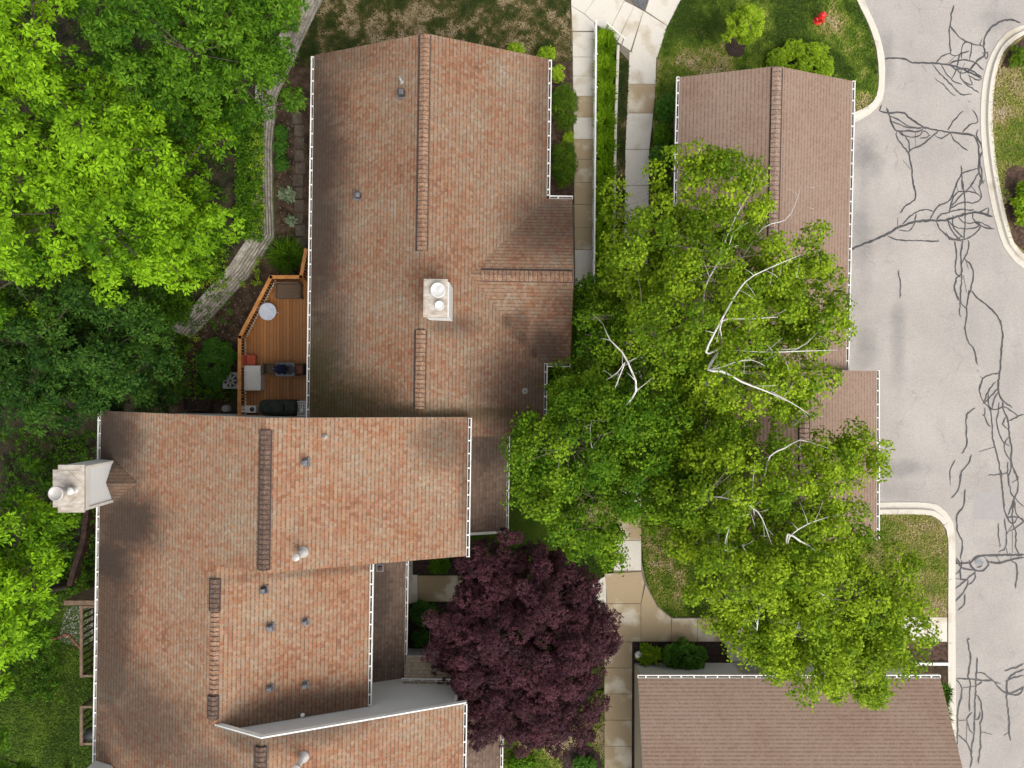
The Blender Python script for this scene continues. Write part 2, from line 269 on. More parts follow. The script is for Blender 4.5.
class MB:
    def __init__(s): s.v = []; s.f = []; s.mi = []
    def face(s, pts, mi=0):
        b = len(s.v); s.v += [Vector(p) for p in pts]; s.f.append(list(range(b, b + len(pts)))); s.mi.append(mi)
    def mesh(s, vs, fs, mi=0):
        b = len(s.v); s.v += [Vector(p) for p in vs]
        for f in fs: s.f.append([b + i for i in f]); s.mi.append(mi)
    def slab(s, pts, th, side=0, bottom=None):
        n = len(pts); a = [Vector(p) for p in pts]; lo = [p - Vector((0, 0, th)) for p in a]
        s.face(a); s.face(lo[::-1], side if bottom is None else bottom)
        for i in range(n):
            j = (i + 1) % n; s.face([a[i], lo[i], lo[j], a[j]], side)
    def prism(s, poly, z0, z1, mi=0):
        s.slab([(p[0], p[1], z1) for p in poly], z1 - z0, mi)
        if mi: s.mi[-len(poly) - 2] = mi
    def box(s, c, l, rot=0.0, mi=0):
        cx, cy, cz = c; a, b, h = l[0] / 2, l[1] / 2, l[2] / 2; ca, sa = math.cos(rot), math.sin(rot)
        vs = [(cx + x * ca - y * sa, cy + x * sa + y * ca, cz + z) for z in (-h, h) for x, y in ((-a, -b), (a, -b), (a, b), (-a, b))]
        s.mesh(vs, [(3, 2, 1, 0), (4, 5, 6, 7), (0, 1, 5, 4), (1, 2, 6, 5), (2, 3, 7, 6), (3, 0, 4, 7)], mi)
    def rbox(s, cx, cy, z0, lx, ly, h, r=0.03, rot=0.0, mi=0, cr=None):
        cr = cr or r; ring = []
        def rr(k):
            out = []
            for qx, qy, a0 in ((1, 1, 0), (-1, 1, 90), (-1, -1, 180), (1, -1, 270)):
                for da in (0, 30, 60, 90):
                    a = math.radians(a0 + da)
                    x = qx * (lx / 2 - cr) + (cr - k) * math.cos(a); y = qy * (ly / 2 - cr) + (cr - k) * math.sin(a)
                    out.append((cx + x * math.cos(rot) - y * math.sin(rot), cy + x * math.sin(rot) + y * math.cos(rot)))
            return out
        lv = [(0, z0), (0, z0 + h - r), (r * .3, z0 + h - r * .3), (r * .95, z0 + h)]
        vs = []
        for k, z in lv: vs += [(x, y, z) for x, y in rr(min(k, cr * .98))]
        n = 16; fs = []
        for L in range(3):
            for i in range(n): j = (i + 1) % n; fs.append((L * n + i, L * n + j, (L + 1) * n + j, (L + 1) * n + i))
        fs.append(tuple(range(3 * n, 4 * n))); fs.append(tuple(range(n - 1, -1, -1)))
        s.mesh(vs, fs, mi)
    def lathe(s, cx, cy, prof, n=16, mi=0, cap=True):
        vs = []
        for r, z in prof: vs += [(cx + r * math.cos(2 * math.pi * i / n), cy + r * math.sin(2 * math.pi * i / n), z) for i in range(n)]
        fs = []
        for L in range(len(prof) - 1):
            for i in range(n): j = (i + 1) % n; fs.append((L * n + i, L * n + j, (L + 1) * n + j, (L + 1) * n + i))
        if cap:
            fs.append(tuple(range((len(prof) - 1) * n, len(prof) * n))); fs.append(tuple(range(n - 1, -1, -1)))
        s.mesh(vs, fs, mi)
    def tube(s, pts, rad, n=6, mi=0):
        pts = [Vector(p) for p in pts]; m = len(pts)
        if not isinstance(rad, (list, tuple)): rad = [rad] * m
        vs = []
        for k, p in enumerate(pts):
            d = (pts[min(k + 1, m - 1)] - pts[max(k - 1, 0)])
            d = d.normalized() if d.length > 1e-6 else Vector((0, 0, 1))
            up = Vector((0, 0, 1)) if abs(d.z) < .9 else Vector((1, 0, 0))
            a = d.cross(up).normalized(); b = a.cross(d)
            vs += [p + (a * math.cos(2 * math.pi * i / n) + b * math.sin(2 * math.pi * i / n)) * rad[k] for i in range(n)]
        fs = []
        for k in range(m - 1):
            for i in range(n): j = (i + 1) % n; fs.append((k * n + j, k * n + i, (k + 1) * n + i, (k + 1) * n + j))
        fs.append(tuple(range(n))); fs.append(tuple(range(m * n - 1, (m - 1) * n - 1, -1)))
        s.mesh(vs, fs, mi)
    def build(s, name, mats, parent=None, smooth=False):
        o0 = origin(parent)
        me = bpy.data.meshes.new(name)
        me.from_pydata([v - o0 for v in s.v], [], s.f)
        for m in (mats if isinstance(mats, (list, tuple)) else [mats]): me.materials.append(m)
        me.polygons.foreach_set('material_index', s.mi)
        if smooth: me.polygons.foreach_set('use_smooth', [True] * len(s.f))
        uvl = me.uv_layers.new(name='UVMap'); Z = Vector((0, 0, 1))
        for p in me.polygons:
            n = p.normal
            vd = Z - n * n.z
            if vd.length < 0.02: vd = Vector((0, 1, 0))
            vd.normalize(); ud = vd.cross(n)
            if ud.length < 1e-4: ud = Vector((1, 0, 0))
            for li in p.loop_indices:
                w = me.vertices[me.loops[li].vertex_index].co + o0
                uvl.data[li].uv = (w.dot(ud), w.dot(vd))
        me.update()
        ob = bpy.data.objects.new(name, me); C.objects.link(ob)
        if parent is not None: ob.parent = parent
        return ob

def tag(o, label, cat, group=None):
    o['label'] = label; o['category'] = cat
    if group: o['group'] = group
    return o
def thing(name, label, cat, loc, group=None):
    o = bpy.data.objects.new(name, None); C.objects.link(o); o.location = loc; o.empty_display_size = .3
    return tag(o, label, cat, group)
def struct(name, mb, mats, kind='structure'):
    o = mb.build(name, mats); o['kind'] = kind; return o
def poly(lst, z=0.0): return [P(x, y, z) for x, y in lst]
def smooth_line(pts, step=0.15):
    pts = [Vector(p) for p in pts]
    if len(pts) < 3: return pts
    ext = [pts[0] * 2 - pts[1]] + pts + [pts[-1] * 2 - pts[-2]]; out = []
    for i in range(1, len(ext) - 2):
        a, b, c, d = ext[i - 1:i + 3]; k = max(2, int((c - b).length / step))
        for j in range(k):
            t = j / k
            out.append(.5 * ((2 * b) + (c - a) * t + (2 * a - 5 * b + 4 * c - d) * t * t + (3 * b - a - 3 * c + d) * t ** 3))
    out.append(pts[-1]); return out

# ------------------------------------------------------------------ leaves
def unit(a): return a / np.maximum(np.linalg.norm(a, axis=-1, keepdims=True), 1e-9)
def leaf_arrays(pos, axis, per, L, W, droop, tint, spread=0.0):
    n = len(pos)
    ref = np.where(np.abs(axis[:, 2:3]) < .9, np.array([[0, 0, 1.]]), np.array([[1., 0, 0]]))
    e1 = unit(np.cross(axis, ref)); e2 = np.cross(axis, e1)
    ph = RNG.uniform(0, 2 * np.pi, (n, 1)) + np.arange(per)[None] * (2 * np.pi / per) + RNG.normal(0, .35, (n, per))
    dr = RNG.uniform(droop[0], droop[1], (n, per))
    d = np.cos(ph)[..., None] * e1[:, None] + np.sin(ph)[..., None] * e2[:, None] - dr[..., None] * axis[:, None]
    d = unit(d); ax = axis[:, None] + RNG.normal(0, .25, (n, per, 3))
    sd = unit(np.cross(d, ax)); nn = np.cross(sd, d)
    ln = L * RNG.uniform(.7, 1.2, (n, per, 1)); w = W * RNG.uniform(.75, 1.2, (n, per, 1))
    b = pos[:, None] + d * ln * .12 + (RNG.normal(0, spread, (n, per, 3)) if spread else 0)
    v = np.stack([b, b + d * ln * .5 + sd * w * .5 + nn * w * .12, b + d * ln, b + d * ln * .5 - sd * w * .5 + nn * w * .12], axis=2)
    return v.reshape(-1, 3), np.repeat(np.repeat(tint, per), 4)
def quads_object(name, V, T, mat, parent=None):
    o0 = np.array(origin(parent)); n = len(V) // 4
    me = bpy.data.meshes.new(name)
    me.vertices.add(n * 4); me.vertices.foreach_set('co', (V - o0).astype(np.float32).ravel())
    me.loops.add(n * 4); me.loops.foreach_set('vertex_index', np.arange(n * 4, dtype=np.int32))
    me.polygons.add(n); me.polygons.foreach_set('loop_start', np.arange(0, n * 4, 4, dtype=np.int32))
    me.polygons.foreach_set('loop_total', np.full(n, 4, dtype=np.int32))
    a = me.attributes.new('tint', 'FLOAT', 'POINT'); a.data.foreach_set('value', T.astype(np.float32))
    me.materials.append(mat); me.update(calc_edges=True); me.validate()
    o = bpy.data.objects.new(name, me); C.objects.link(o)
    if parent is not None: o.parent = parent
    return o
def sphere_dirs(n, zmin=-0.3):
    z = RNG.uniform(zmin, 1, n); a = RNG.uniform(0, 2 * np.pi, n); r = np.sqrt(1 - z * z)
    return np.stack([r * np.cos(a), r * np.sin(a), z], 1)
def clump_leaves(cl, nros, per, L, W, droop, up=.7, flat=.75, shell=.55, jit=.3, spread=0.0, zmin=-.45):
    """cl: list of (centre, radius, tint)"""
    Vs, Ts = [], []
    for c, r, ti in cl:
        k = max(4, int(nros * RNG.uniform(.7, 1.3)))
        d = sphere_dirs(k, zmin); rad = r * (shell + (1 - shell) * RNG.uniform(0, 1, (k, 1)) ** .6)
        p = np.array(c) + d * rad * np.array([1, 1, flat])
        ax = unit(d * (1 - up) + np.array([0, 0, up]) + RNG.normal(0, jit, (k, 3)))
        v, t_ = leaf_arrays(p, ax, per, L, W, droop, np.clip(ti + RNG.normal(0, .10, k), 0, 1), spread)
        Vs.append(v); Ts.append(t_)
    return np.concatenate(Vs), np.concatenate(Ts)
def lobe_clumps(lobes, r0, r1, dens, zmin=-.35, inner=.5):
    """lobes: (px,py,z, rpx,rpy, rz, tint); returns clumps"""
    out = []
    for (px, py, z, rx, ry, rz, ti) in lobes:
        d = (H - z) / F; c = np.array(P(px, py, z)); R = np.array([rx * d, ry * d, rz])
        n = max(3, int(dens * R[0] * R[1]))
        D = sphere_dirs(n, zmin); k = inner + (1 - inner) * RNG.uniform(0, 1, (n, 1)) ** .55
        pp = c + D * R * k
        pp = pp + RNG.normal(0, min(.2, .12 * min(R[0], R[1])), pp.shape) * np.array([1, 1, .6])
        for q in pp: out.append((q, RNG.uniform(r0, r1), float(np.clip(ti + RNG.normal(-.03, .22), 0, 1))))
    return out
def limbs(mb, base, top, cl, r0, nlimb=10, twig=.012, seed=0, mi=0, bend=.25, lf=.45):
    rg = random.Random(seed)
    base = Vector(base); top = Vector(top)
    trunk = smooth_line([base, base.lerp(top, .35) + Vector((rg.uniform(-.15, .15), rg.uniform(-.15, .15), 0)), base.lerp(top, .7) + Vector((rg.uniform(-.2, .2), rg.uniform(-.2, .2), 0)), top], .5)
    m = len(trunk); mb.tube([trunk[0] - Vector((0, 0, .15))] + trunk, [r0 * 1.35] + [r0 * (1 - .75 * (i / (m - 1))) for i in range(m)], 8, mi)
    ctr = [Vector(c[0]) for c in cl]
    if not ctr: return
    picks = [rg.choice(ctr)]
    dist = [(c - picks[0]).length for c in ctr]
    while len(picks) < min(nlimb, len(ctr)):
        i = max(range(len(ctr)), key=lambda q: dist[q]); picks.append(ctr[i])
        dist = [min(a, (c - ctr[i]).length) for a, c in zip(dist, ctr)]
    nodes = []
    for p in picks:
        f = rg.uniform(.3, .95); s = trunk[int(f * (m - 1))]
        mid = s.lerp(p, .5) + Vector((rg.uniform(-bend, bend), rg.uniform(-bend, bend), rg.uniform(0, .5)))
        ln = smooth_line([s, mid, p], .5); k = len(ln); ra = r0 * (lf - .2 * lf / .45 * f)
        mb.tube(ln, [max(twig, ra * (1 - .8 * i / (k - 1))) for i in range(k)], 6, mi)
        nodes += ln[1:]
    for c in ctr:
        q = min(nodes, key=lambda nd: (nd - c).length_squared)
        if (q - c).length > .15:
            mb.tube([q, q.lerp(c, .5) + Vector((rg.uniform(-.1, .1), rg.uniform(-.1, .1), .05)), c], [twig * 1.8, twig * 1.3, twig * .7], 4, mi)
def tree(name, label, basepx, z0, top, lobes, leafmat, bark, r0=.18, dens=2.2, r=(.5, .8), nros=34, per=7, L=.15, W=.062, droop=(.1, .6), nlimb=12, group=None, seed=1, inner=.5, up=.7, flat=.75, spread=0., zmin=-.35, extra=None, lf=.45, twig=.012):
    b = P(*basepx, z0); o = thing(name, label, 'tree', b, group)
    cl = lobe_clumps(lobes, r[0], r[1], dens, inner=inner, zmin=zmin)
    mb = MB(); limbs(mb, b, P(*top), cl, r0, nlimb, seed=seed, lf=lf, twig=twig)
    mb.build('trunk', bark, o, True)
    V, T = clump_leaves(cl, nros, per, L, W, droop, up, flat, spread=spread)
    quads_object('crown', V, T, leafmat, o)
    return o
def shrub(name, label, px, py, rx, ry, h, leafmat, L=.07, W=.035, nclump=26, nros=16, per=5, cat='shrub', group=None, z0=.09, tint=.5, r=.22, up=.6, droop=(0, .5), seed=3, rot=0.0):
    zc = z0 + h * .45; c = np.array(P(px, py, zc)); d = (H - zc) / F
    b = Vector((c[0], c[1], z0)); o = thing(name, label, cat, b, group)
    D = sphere_dirs(nclump, -.2); k = .7 + .3 * RNG.uniform(0, 1, (nclump, 1))
    off = D * k * np.array([max(rx * d - r * .8, .05), max(ry * d - r * .8, .05), max(h * .55 - r * .6, .04)])
    if rot: off[:, :2] = off[:, :2] @ np.array([[math.cos(rot), math.sin(rot)], [-math.sin(rot), math.cos(rot)]])
    cl = [(c + q, r * RNG.uniform(.8, 1.2), float(np.clip(tint + RNG.normal(0, .13), 0, 1))) for q in off]
    V, T = clump_leaves(cl, nros, per, L, W, droop, up, .8)
    V[:, 2] = np.maximum(V[:, 2], z0 - .02)
    quads_object('foliage', V, T, leafmat, o)
    mb = MB(); rg = random.Random(seed)
    for q in cl[:7]:
        p = Vector(q[0]); mb.tube([b + Vector((rg.uniform(-.05, .05), rg.uniform(-.05, .05), -.05)), b.lerp(p, .5) + Vector((0, 0, .05)), p], [.022, .016, .008], 5)
    mb.build('stem', M['bark'], o)
    return o
def grass_clump(name, label, px, py, rx, ry, h, n, mat, cat='grass clump', group=None, z0=.09, w=.018, lean=.6, tint=.5):
    d = (H - z0) / F; c = np.array(P(px, py, z0)); o = thing(name, label, cat, Vector(c), group)
    a = RNG.uniform(0, 2 * np.pi, n); k = np.sqrt(RNG.uniform(0, 1, n))
    base = c + np.stack([np.cos(a) * k * rx * d * .75, np.sin(a) * k * ry * d * .75, np.zeros(n)], 1)
    az = a + RNG.normal(0, .9, n); ln = h * RNG.uniform(.6, 1.2, n); le = RNG.uniform(.15, lean, n) * ln
    dirv = np.stack([np.cos(az), np.sin(az), np.zeros(n)], 1)
    mid = base + dirv * le[:, None] * .35 + np.array([0, 0, 1.]) * ln[:, None] * .7
    tip = base + dirv * le[:, None] * 1.1 + np.array([0, 0, 1.]) * ln[:, None] * .78
    sd = np.stack([-np.sin(az), np.cos(az), np.zeros(n)], 1) * w
    V = np.stack([base - sd * .6, mid - sd, tip, mid + sd], 1).reshape(-1, 3)
    quads_object('blades', V, np.repeat(np.clip(tint + RNG.normal(0, .2, n), 0, 1), 4), mat, o)
    mb = MB(); mb.lathe(c[0], c[1], [(.09, z0 - .03), (.07, z0 + .03), (.02, z0 + .06)], 8); mb.build('root_crown', M['soil'], o)
    return o

# ------------------------------------------------------------------ ground, road, paths
mb = MB(); mb.face([(-150, -150, 0), (150, -150, 0), (150, 150, 0), (-150, 150, 0)]); struct('ground', mb, M['lawn_deep_shade'])
mb = MB(); mb.face([P(836, -1500, .012), P(2400, -1500, .012), P(2400, 2200, .012), P(836, 2200, .012)]); struct('road', mb, M['asphalt'])
def sheet(name, px, z, mat, kind='structure', bottom=-.03):
    m = MB(); m.prism(poly(px), bottom, z); return struct(name, m, mat, kind)
LAWNS = []
def lawn(px, z, mat, dry, name='lawn'):
    sheet(name, px, z, M[mat]); LAWNS.append((px, z, dry))
K1o = [(828, -110), (848, -50), (864, 0), (876.5, 28), (884, 56), (884.5, 81), (882, 100), (870, 114), (850, 125)]
K1i = [(818, -106), (838, -48), (855, 0), (867, 25), (875, 50), (877.5, 78), (875, 97), (866, 107.5), (850, 114.5)]
lawn([(690, -110)] + K1i + [(850, 125), (700, 125), (652, 230), (650, 150), (655, 95), (657, 60), (666, 30), (681, 0)], .085, 'lawn', .28)
lawn([(310, -80), (566, -80), (571, 30), (572, 62), (300, 66), (300, 40), (326, 0)], .083, 'lawn_dry', -.40)
K2o = [(1100, 30), (1050, 20), (1024, 25), (1006, 33), (992, 52), (984, 75), (980.6, 103), (980.6, 134), (984, 166), (990.6, 203), (1000, 238), (1007, 252), (1024, 269), (1060, 280), (1110, 260), (1135, 150)]
K2i = [(1098, 40), (1050, 30), (1024, 35), (1006, 48), (999, 59), (994, 78), (991, 103), (991, 131), (995, 169), (1003, 212), (1010, 238), (1015, 247), (1028, 259), (1060, 270), (1102, 252), (1125, 150)]
lawn(K2i, .085, 'lawn_tan', .66)
K3o = [(866, 502.5), (925, 502.5), (940, 507), (950, 518), (954.5, 535), (955, 600), (955.5, 700), (957, 820), (962, 1100)]
K3i = [(866, 514), (920, 514), (934, 517), (942, 525), (946.5, 540), (946.5, 600), (946.5, 700), (948, 820), (953, 1100)]
lawn([(860, 541), (866, 541), (866, 514)] + K3i[1:6] + [(946, 616), (860, 616)], .085, 'lawn_tan', .84)
lawn([(642, 490), (860, 541), (860, 616), (672, 616), (658, 606), (646, 582), (642, 545)], .085, 'lawn_deep_shade', .2)
lawn([(585, 490), (617, 505), (616, 560), (600, 578), (575, 578), (560, 540)], .084, 'lawn_deep_shade', .25)
lawn([(495, 690), (604, 690), (604, 900), (495, 900)], .084, 'lawn_deep_shade', .35)
lawn([(-260, 560), (92, 560), (92, 900), (-260, 900)], .05, 'lawn_deep_shade', .02)
lawn([(606, 290), (626, 290), (624, 470), (590, 500), (540, 500), (545, 365), (575, 365), (578, 292)], .082, 'lawn_deep_shade', .2)
lawn([(617, 52), (629, 62), (625, 150), (624, 290), (613, 290)], .082, 'lawn_dry', -.5)
def kerb(name, o_, i_, closed=False):
    mb = MB(); o3 = [Vector(P(*p)) for p in o_]; i3 = [Vector(P(*p)) for p in i_]
    if closed: o3.append(o3[0]); i3.append(i3[0])
    a = smooth_line(o3, .4); n = len(a)
    # resample the inner line to the same count by parameter
    def resamp(pts, seg):
        out = []; ext = [pts[0] * 2 - pts[1]] + pts + [pts[-1] * 2 - pts[-2]]
        for i, k in enumerate(seg):
            A, B, C_, D = ext[i:i + 4]
            for j in range(k):
                t = j / k; out.append(.5 * ((2 * B) + (C_ - A) * t + (2 * A - 5 * B + 4 * C_ - D) * t * t + (3 * B - A - 3 * C_ + D) * t ** 3))
        out.append(pts[-1]); return out
    seg = [max(2, int((o3[i + 1] - o3[i]).length / .4)) for i in range(len(o3) - 1)]
    b = resamp(i3, seg); a = resamp(o3, seg)
    for k in range(len(a) - 1):
        e0 = b[k].lerp(a[k], .42); e1 = b[k + 1].lerp(a[k + 1], .42)
        z = Vector((0, 0, .135)); zl = Vector((0, 0, .035)); zb = Vector((0, 0, -.02))
        mb.face([b[k] + z, e0 + z, e1 + z, b[k + 1] + z][::-1]); mb.face([e0 + z, e0.lerp(a[k], .15) + zl, e1.lerp(a[k + 1], .15) + zl, e1 + z][::-1])
        mb.face([e0.lerp(a[k], .15) + zl, a[k] + zl, a[k + 1] + zl, e1.lerp(a[k + 1], .15) + zl][::-1])
        mb.face([b[k] + zb, b[k] + z, b[k + 1] + z, b[k + 1] + zb]); mb.face([a[k] + zb, a[k] + zl, a[k + 1] + zl, a[k + 1] + zb][::-1])
        if k % 7 == 3:
            d = (a[k + 1] - a[k]).normalized() * .02
            mb.face([b[k] + z + Vector((0, 0, .002)), e0 + z + Vector((0, 0, .002)), e0 + d + z + Vector((0, 0, .002)), b[k] + d + z + Vector((0, 0, .002))], 1)
    return struct(name, mb, [M['kerb'], M['joint']])
kerb('kerb', K1o, K1i); kerb('kerb', K2o, K2i, True); kerb('kerb', K3o, K3i)

# concrete walks: (outline, stained?) - separate slabs with sunk joints between them
def slabs(name, lst, z=.105, gap=.022):
    groups = {0: MB(), 1: MB()}
    for px, tan in lst:
        pts = [P(*q) for q in px]; c = sum(pts, Vector()) / len(pts)
        q = []
        for p in pts:
            d = c - p; q.append(p + d.normalized() * gap * .7)
        groups[1 if tan else 0].prism([(p.x, p.y) for p in q], -.03, z + random.uniform(-.004, .004))
    for k, m in groups.items():
        if m.f: struct(name, m, M['conc_tan' if k else 'conc'])
def strip(l, r, ys, tans):
    def at(ln, y):
        for (x0, y0), (x1, y1) in zip(ln, ln[1:]):
            if y0 <= y <= y1: return x0 + (x1 - x0) * (y - y0) / (y1 - y0)
        return ln[-1][0] if y > ln[-1][1] else ln[0][0]
    out = []
    for k in range(len(ys) - 1):
        a, b = ys[k], ys[k + 1]; mids = [p[1] for p in r if a < p[1] < b]; midl = [p[1] for p in l if a < p[1] < b]
        out.append(([(at(l, a), a)] + [(at(l, y), y) for y in midl] + [(at(l, b), b), (at(r, b), b)] + [(at(r, y), y) for y in mids[::-1]] + [(at(r, a), a)], tans[k % len(tans)]))
    return out
base_j = MB()
for pg in ([(570, -80), (684, -80), (681, 0), (666, 30), (657, 60), (655, 95), (649, 150), (648, 220), (646, 330), (643, 440), (641, 500), (641, 560), (646, 582), (658, 606), (672, 617), (760, 617), (946, 616), (946, 641), (632, 641), (632, 900), (604, 900), (604, 640), (592, 610), (592, 582), (613, 572), (617, 520), (618, 440), (622, 330), (624, 220), (625, 150), (629, 62), (597, 27), (594, 290), (574, 290)],):
    base_j.prism(poly(pg), -.03, .075)
struct('path', base_j, M['joint'])
w1 = strip([(572, 9), (573, 100), (575, 286)], [(594.5, 9), (594, 286)], [33, 58, 77, 97, 118, 140, 160, 183, 205, 228, 250, 286], [0, 0, 0, 1, 0, 1, 1, 1, 1, 1, 0])
slabs('path', w1)
w2 = strip([(629, 53), (625, 150), (624, 220), (622, 330), (618, 440), (617, 520), (613, 572)], [(656, 53), (655, 95), (649, 150), (648, 220), (646, 330), (643, 440), (641, 500), (641, 572)], [53, 85, 114, 150, 186, 222, 258, 294, 330, 366, 402, 438, 474, 508, 540, 570], [0, 1, 0, 0, 0, 0])
slabs('path', w2)
slabs('path', [([(569, -70), (612, -70), (595, 0), (584, 15), (571, 7)], 0), ([(612, -70), (629, -70), (629, -6), (624, 2), (608, 34), (594, 24), (584, 15), (595, 0)], 0),
    ([(571, 7), (584, 15), (594, 24), (594.5, 32), (572, 32)], 0), ([(624, 2), (634, 7), (617, 42), (608, 34)], 0),
    ([(634, 7), (643, 12), (630, 52), (617, 43)], 0), ([(643, 12), (667, 27), (657, 58), (631, 53)], 0), ([(650, -70), (684, -70), (681, 0), (667, 27), (645, 12), (650, -4)], 0)])
sheet('asphalt_patch', [(629, -70), (650, -70), (649, -2), (643.5, 11.5), (634, 6), (629, -4)], .108, M['patch_dark'])
slabs('path', [([(604, 573), (641, 571), (644, 582), (640.5, 603), (606.5, 603), (606, 590)], 1), ([(592, 582), (606, 575), (606, 603), (596, 603)], 0),
    ([(606, 603), (640.5, 603), (640.5, 641), (606, 641)], 1), ([(640.5, 603), (645, 584), (657, 606), (671, 617.5), (671, 641), (640.5, 641)], 1),
    ([(671, 617.5), (697, 617.5), (697, 641), (671, 641)], 1), ([(697, 617.5), (724, 617.5), (724, 641), (697, 641)], 1),
    ([(724, 617.5), (752, 617.5), (752, 661), (730, 661), (724, 641)], 0), ([(752, 617.5), (800, 617.5), (800, 641), (752, 641)], 0), ([(800, 617.5), (850, 617.5), (850, 641), (800, 641)], 0), ([(850, 617.5), (900, 617.5), (900, 641), (850, 641)], 0), ([(900, 616.5), (946, 616.5), (946, 641), (900, 641)], 0)])
slabs('path', strip([(604, 641), (604, 900)], [(632, 641), (631, 900)], [641, 667, 693, 719, 745, 771, 800, 830, 860, 900], [1, 1, 1]))
slabs('path', [([(404, 574), (418, 574), (418, 601), (404, 605)], 0), ([(418, 575), (470, 575), (470, 601), (418, 601)], 1), ([(470, 575), (592, 590), (592, 612), (470, 601)], 1)], .10)
# beds
sheet('mulch_bed', [(405, 552), (480, 552), (480, 574), (412, 574), (405, 566)], .088, M['mulch']); sheet('mulch_bed', [(404, 604), (500, 601.5), (520, 620), (500, 660), (404, 662)], .086, M['mulch'])
sheet('mulch_bed', [(631.5, 641.5), (722, 641.5), (731, 650), (731, 664), (637.5, 664), (637.5, 900), (631.5, 900)], .089, M['mulch'])
sheet('mulch_bed', [(900, 641.5), (946, 641.5), (946, 661), (900, 661)], .089, M['mulch_brown']); sheet('mulch_bed', [(900, 664), (946, 664), (947, 800), (900, 800)], .08, M['soil'])
sheet('mulch_bed', [(544, 60), (572, 62), (574, 205), (540, 205)], .084, M['mulch_brown'])
sheet('mulch_bed', [(650, 97), (676, 90), (672, 250), (647, 250), (650, 150)], .09, M['mulch_brown'])
sheet('mulch_bed', [(1004, 165), (1045, 172), (1060, 262), (1028, 256), (1013, 243), (1004, 212), (998, 184)], .092, M['mulch_brown'])
sheet('mulch_bed', [(1008, 50), (1024, 37), (1060, 40), (1050, 66), (998, 70)], .092, M['mulch_brown'])
sheet('garden_soil', [(324, 0), (303, 47), (286, 75), (276, 105), (274, 150), (275, 200), (276, 238), (250, 275), (215, 313), (190, 338), (150, 420), (150, 500), (340, 500), (340, 60)], .02, M['soil'])
sheet('garden_soil', [(30, 480), (99, 440), (99, 650), (66, 650), (55, 560)], .055, M['soil'])
sheet('gravel_bed', [(66, 606), (98, 606), (98, 640), (84, 648), (60, 640)], .075, M['gravel'])
def disc(name, px, py, r, z, mat, n=24, wob=.08, bottom=0):
    c = P(px, py); m = MB()
    m.prism([(c.x + r * (1 + random.uniform(-wob, wob)) * math.cos(2 * math.pi * i / n), c.y + r * (1 + random.uniform(-wob, wob)) * math.sin(2 * math.pi * i / n)) for i in range(n)], bottom, z)
    return struct(name, m, mat)
disc('mulch_bed', 735, 48, .47, .115, M['mulch'])
disc('mulch_bed', 582, 764, .95, .10, M['mulch'])
# stepping stones beside the upper house
mb = MB()
for k in range(11):
    c = P(299 + random.uniform(-2, 2), 118 + k * 12.5, .03); mb.rbox(c.x, c.y, .01, .44, .5, .035, .02, random.uniform(-.06, .06))
struct('stepping_stones', mb, m_noise('flagstone', (0.07, 0.055, 0.042), (0.13, 0.105, 0.08), 3, .95, .3))
mb = MB(); mb.face(poly([(974, 492), (1001.5, 492), (1001.5, 519.5), (974, 519.5)], .016)); struct('asphalt_patch', mb, M['patch'])

# --- crack sealant, traced on the road
CR = []
def tr(ox, oy, sc, lines):
    for w, pts in lines: CR.append((w, [(ox + x / sc, oy + y / sc) for x, y in pts]))
tr(874, 0, 6.827, [(1.1, [(545, 35), (528, 100), (520, 175), (513, 230), (520, 300), (522, 365)]), (1.1, [(520, 175), (575, 245), (660, 295), (745, 318)]), (1.4, [(1000, 158), (930, 135), (870, 145), (800, 190), (760, 250), (750, 320), (755, 375), (690, 430), (640, 500)]),
  (1.3, [(70, 405), (130, 397), (200, 400), (265, 427), (380, 430), (500, 440), (600, 470), (740, 540)]), (1, [(425, 430), (460, 385), (520, 365), (555, 380), (650, 345)]), (.9, [(595, 400), (600, 330), (620, 290), (665, 300), (660, 360), (650, 410)]),
  (1.2, [(510, 440), (560, 415), (630, 412), (690, 430), (750, 478)]), (1, [(740, 365), (775, 355), (770, 405), (755, 375)]), (1, [(500, 440), (560, 380)]), (1.2, [(560, 475), (640, 470), (735, 525)]), (1, [(640, 510), (690, 540), (735, 545)]),
  (1, [(400, 440), (440, 490), (500, 550), (590, 640), (670, 640)]), (.9, [(460, 440), (490, 500), (540, 550), (600, 577)]), (1, [(520, 445), (560, 480), (530, 535)]), (1, [(600, 480), (590, 530), (640, 580), (715, 635)]), (.9, [(650, 520), (670, 580), (600, 545)]),
  (.9, [(415, 535), (470, 575), (520, 630), (560, 655)]), (.8, [(325, 447), (360, 488)]), (.9, [(560, 475), (575, 410), (595, 350)]), (1, [(690, 430), (650, 480), (600, 500), (550, 465)]), (.9, [(735, 265), (725, 300), (745, 318)]), (.8, [(620, 430), (600, 480)])])
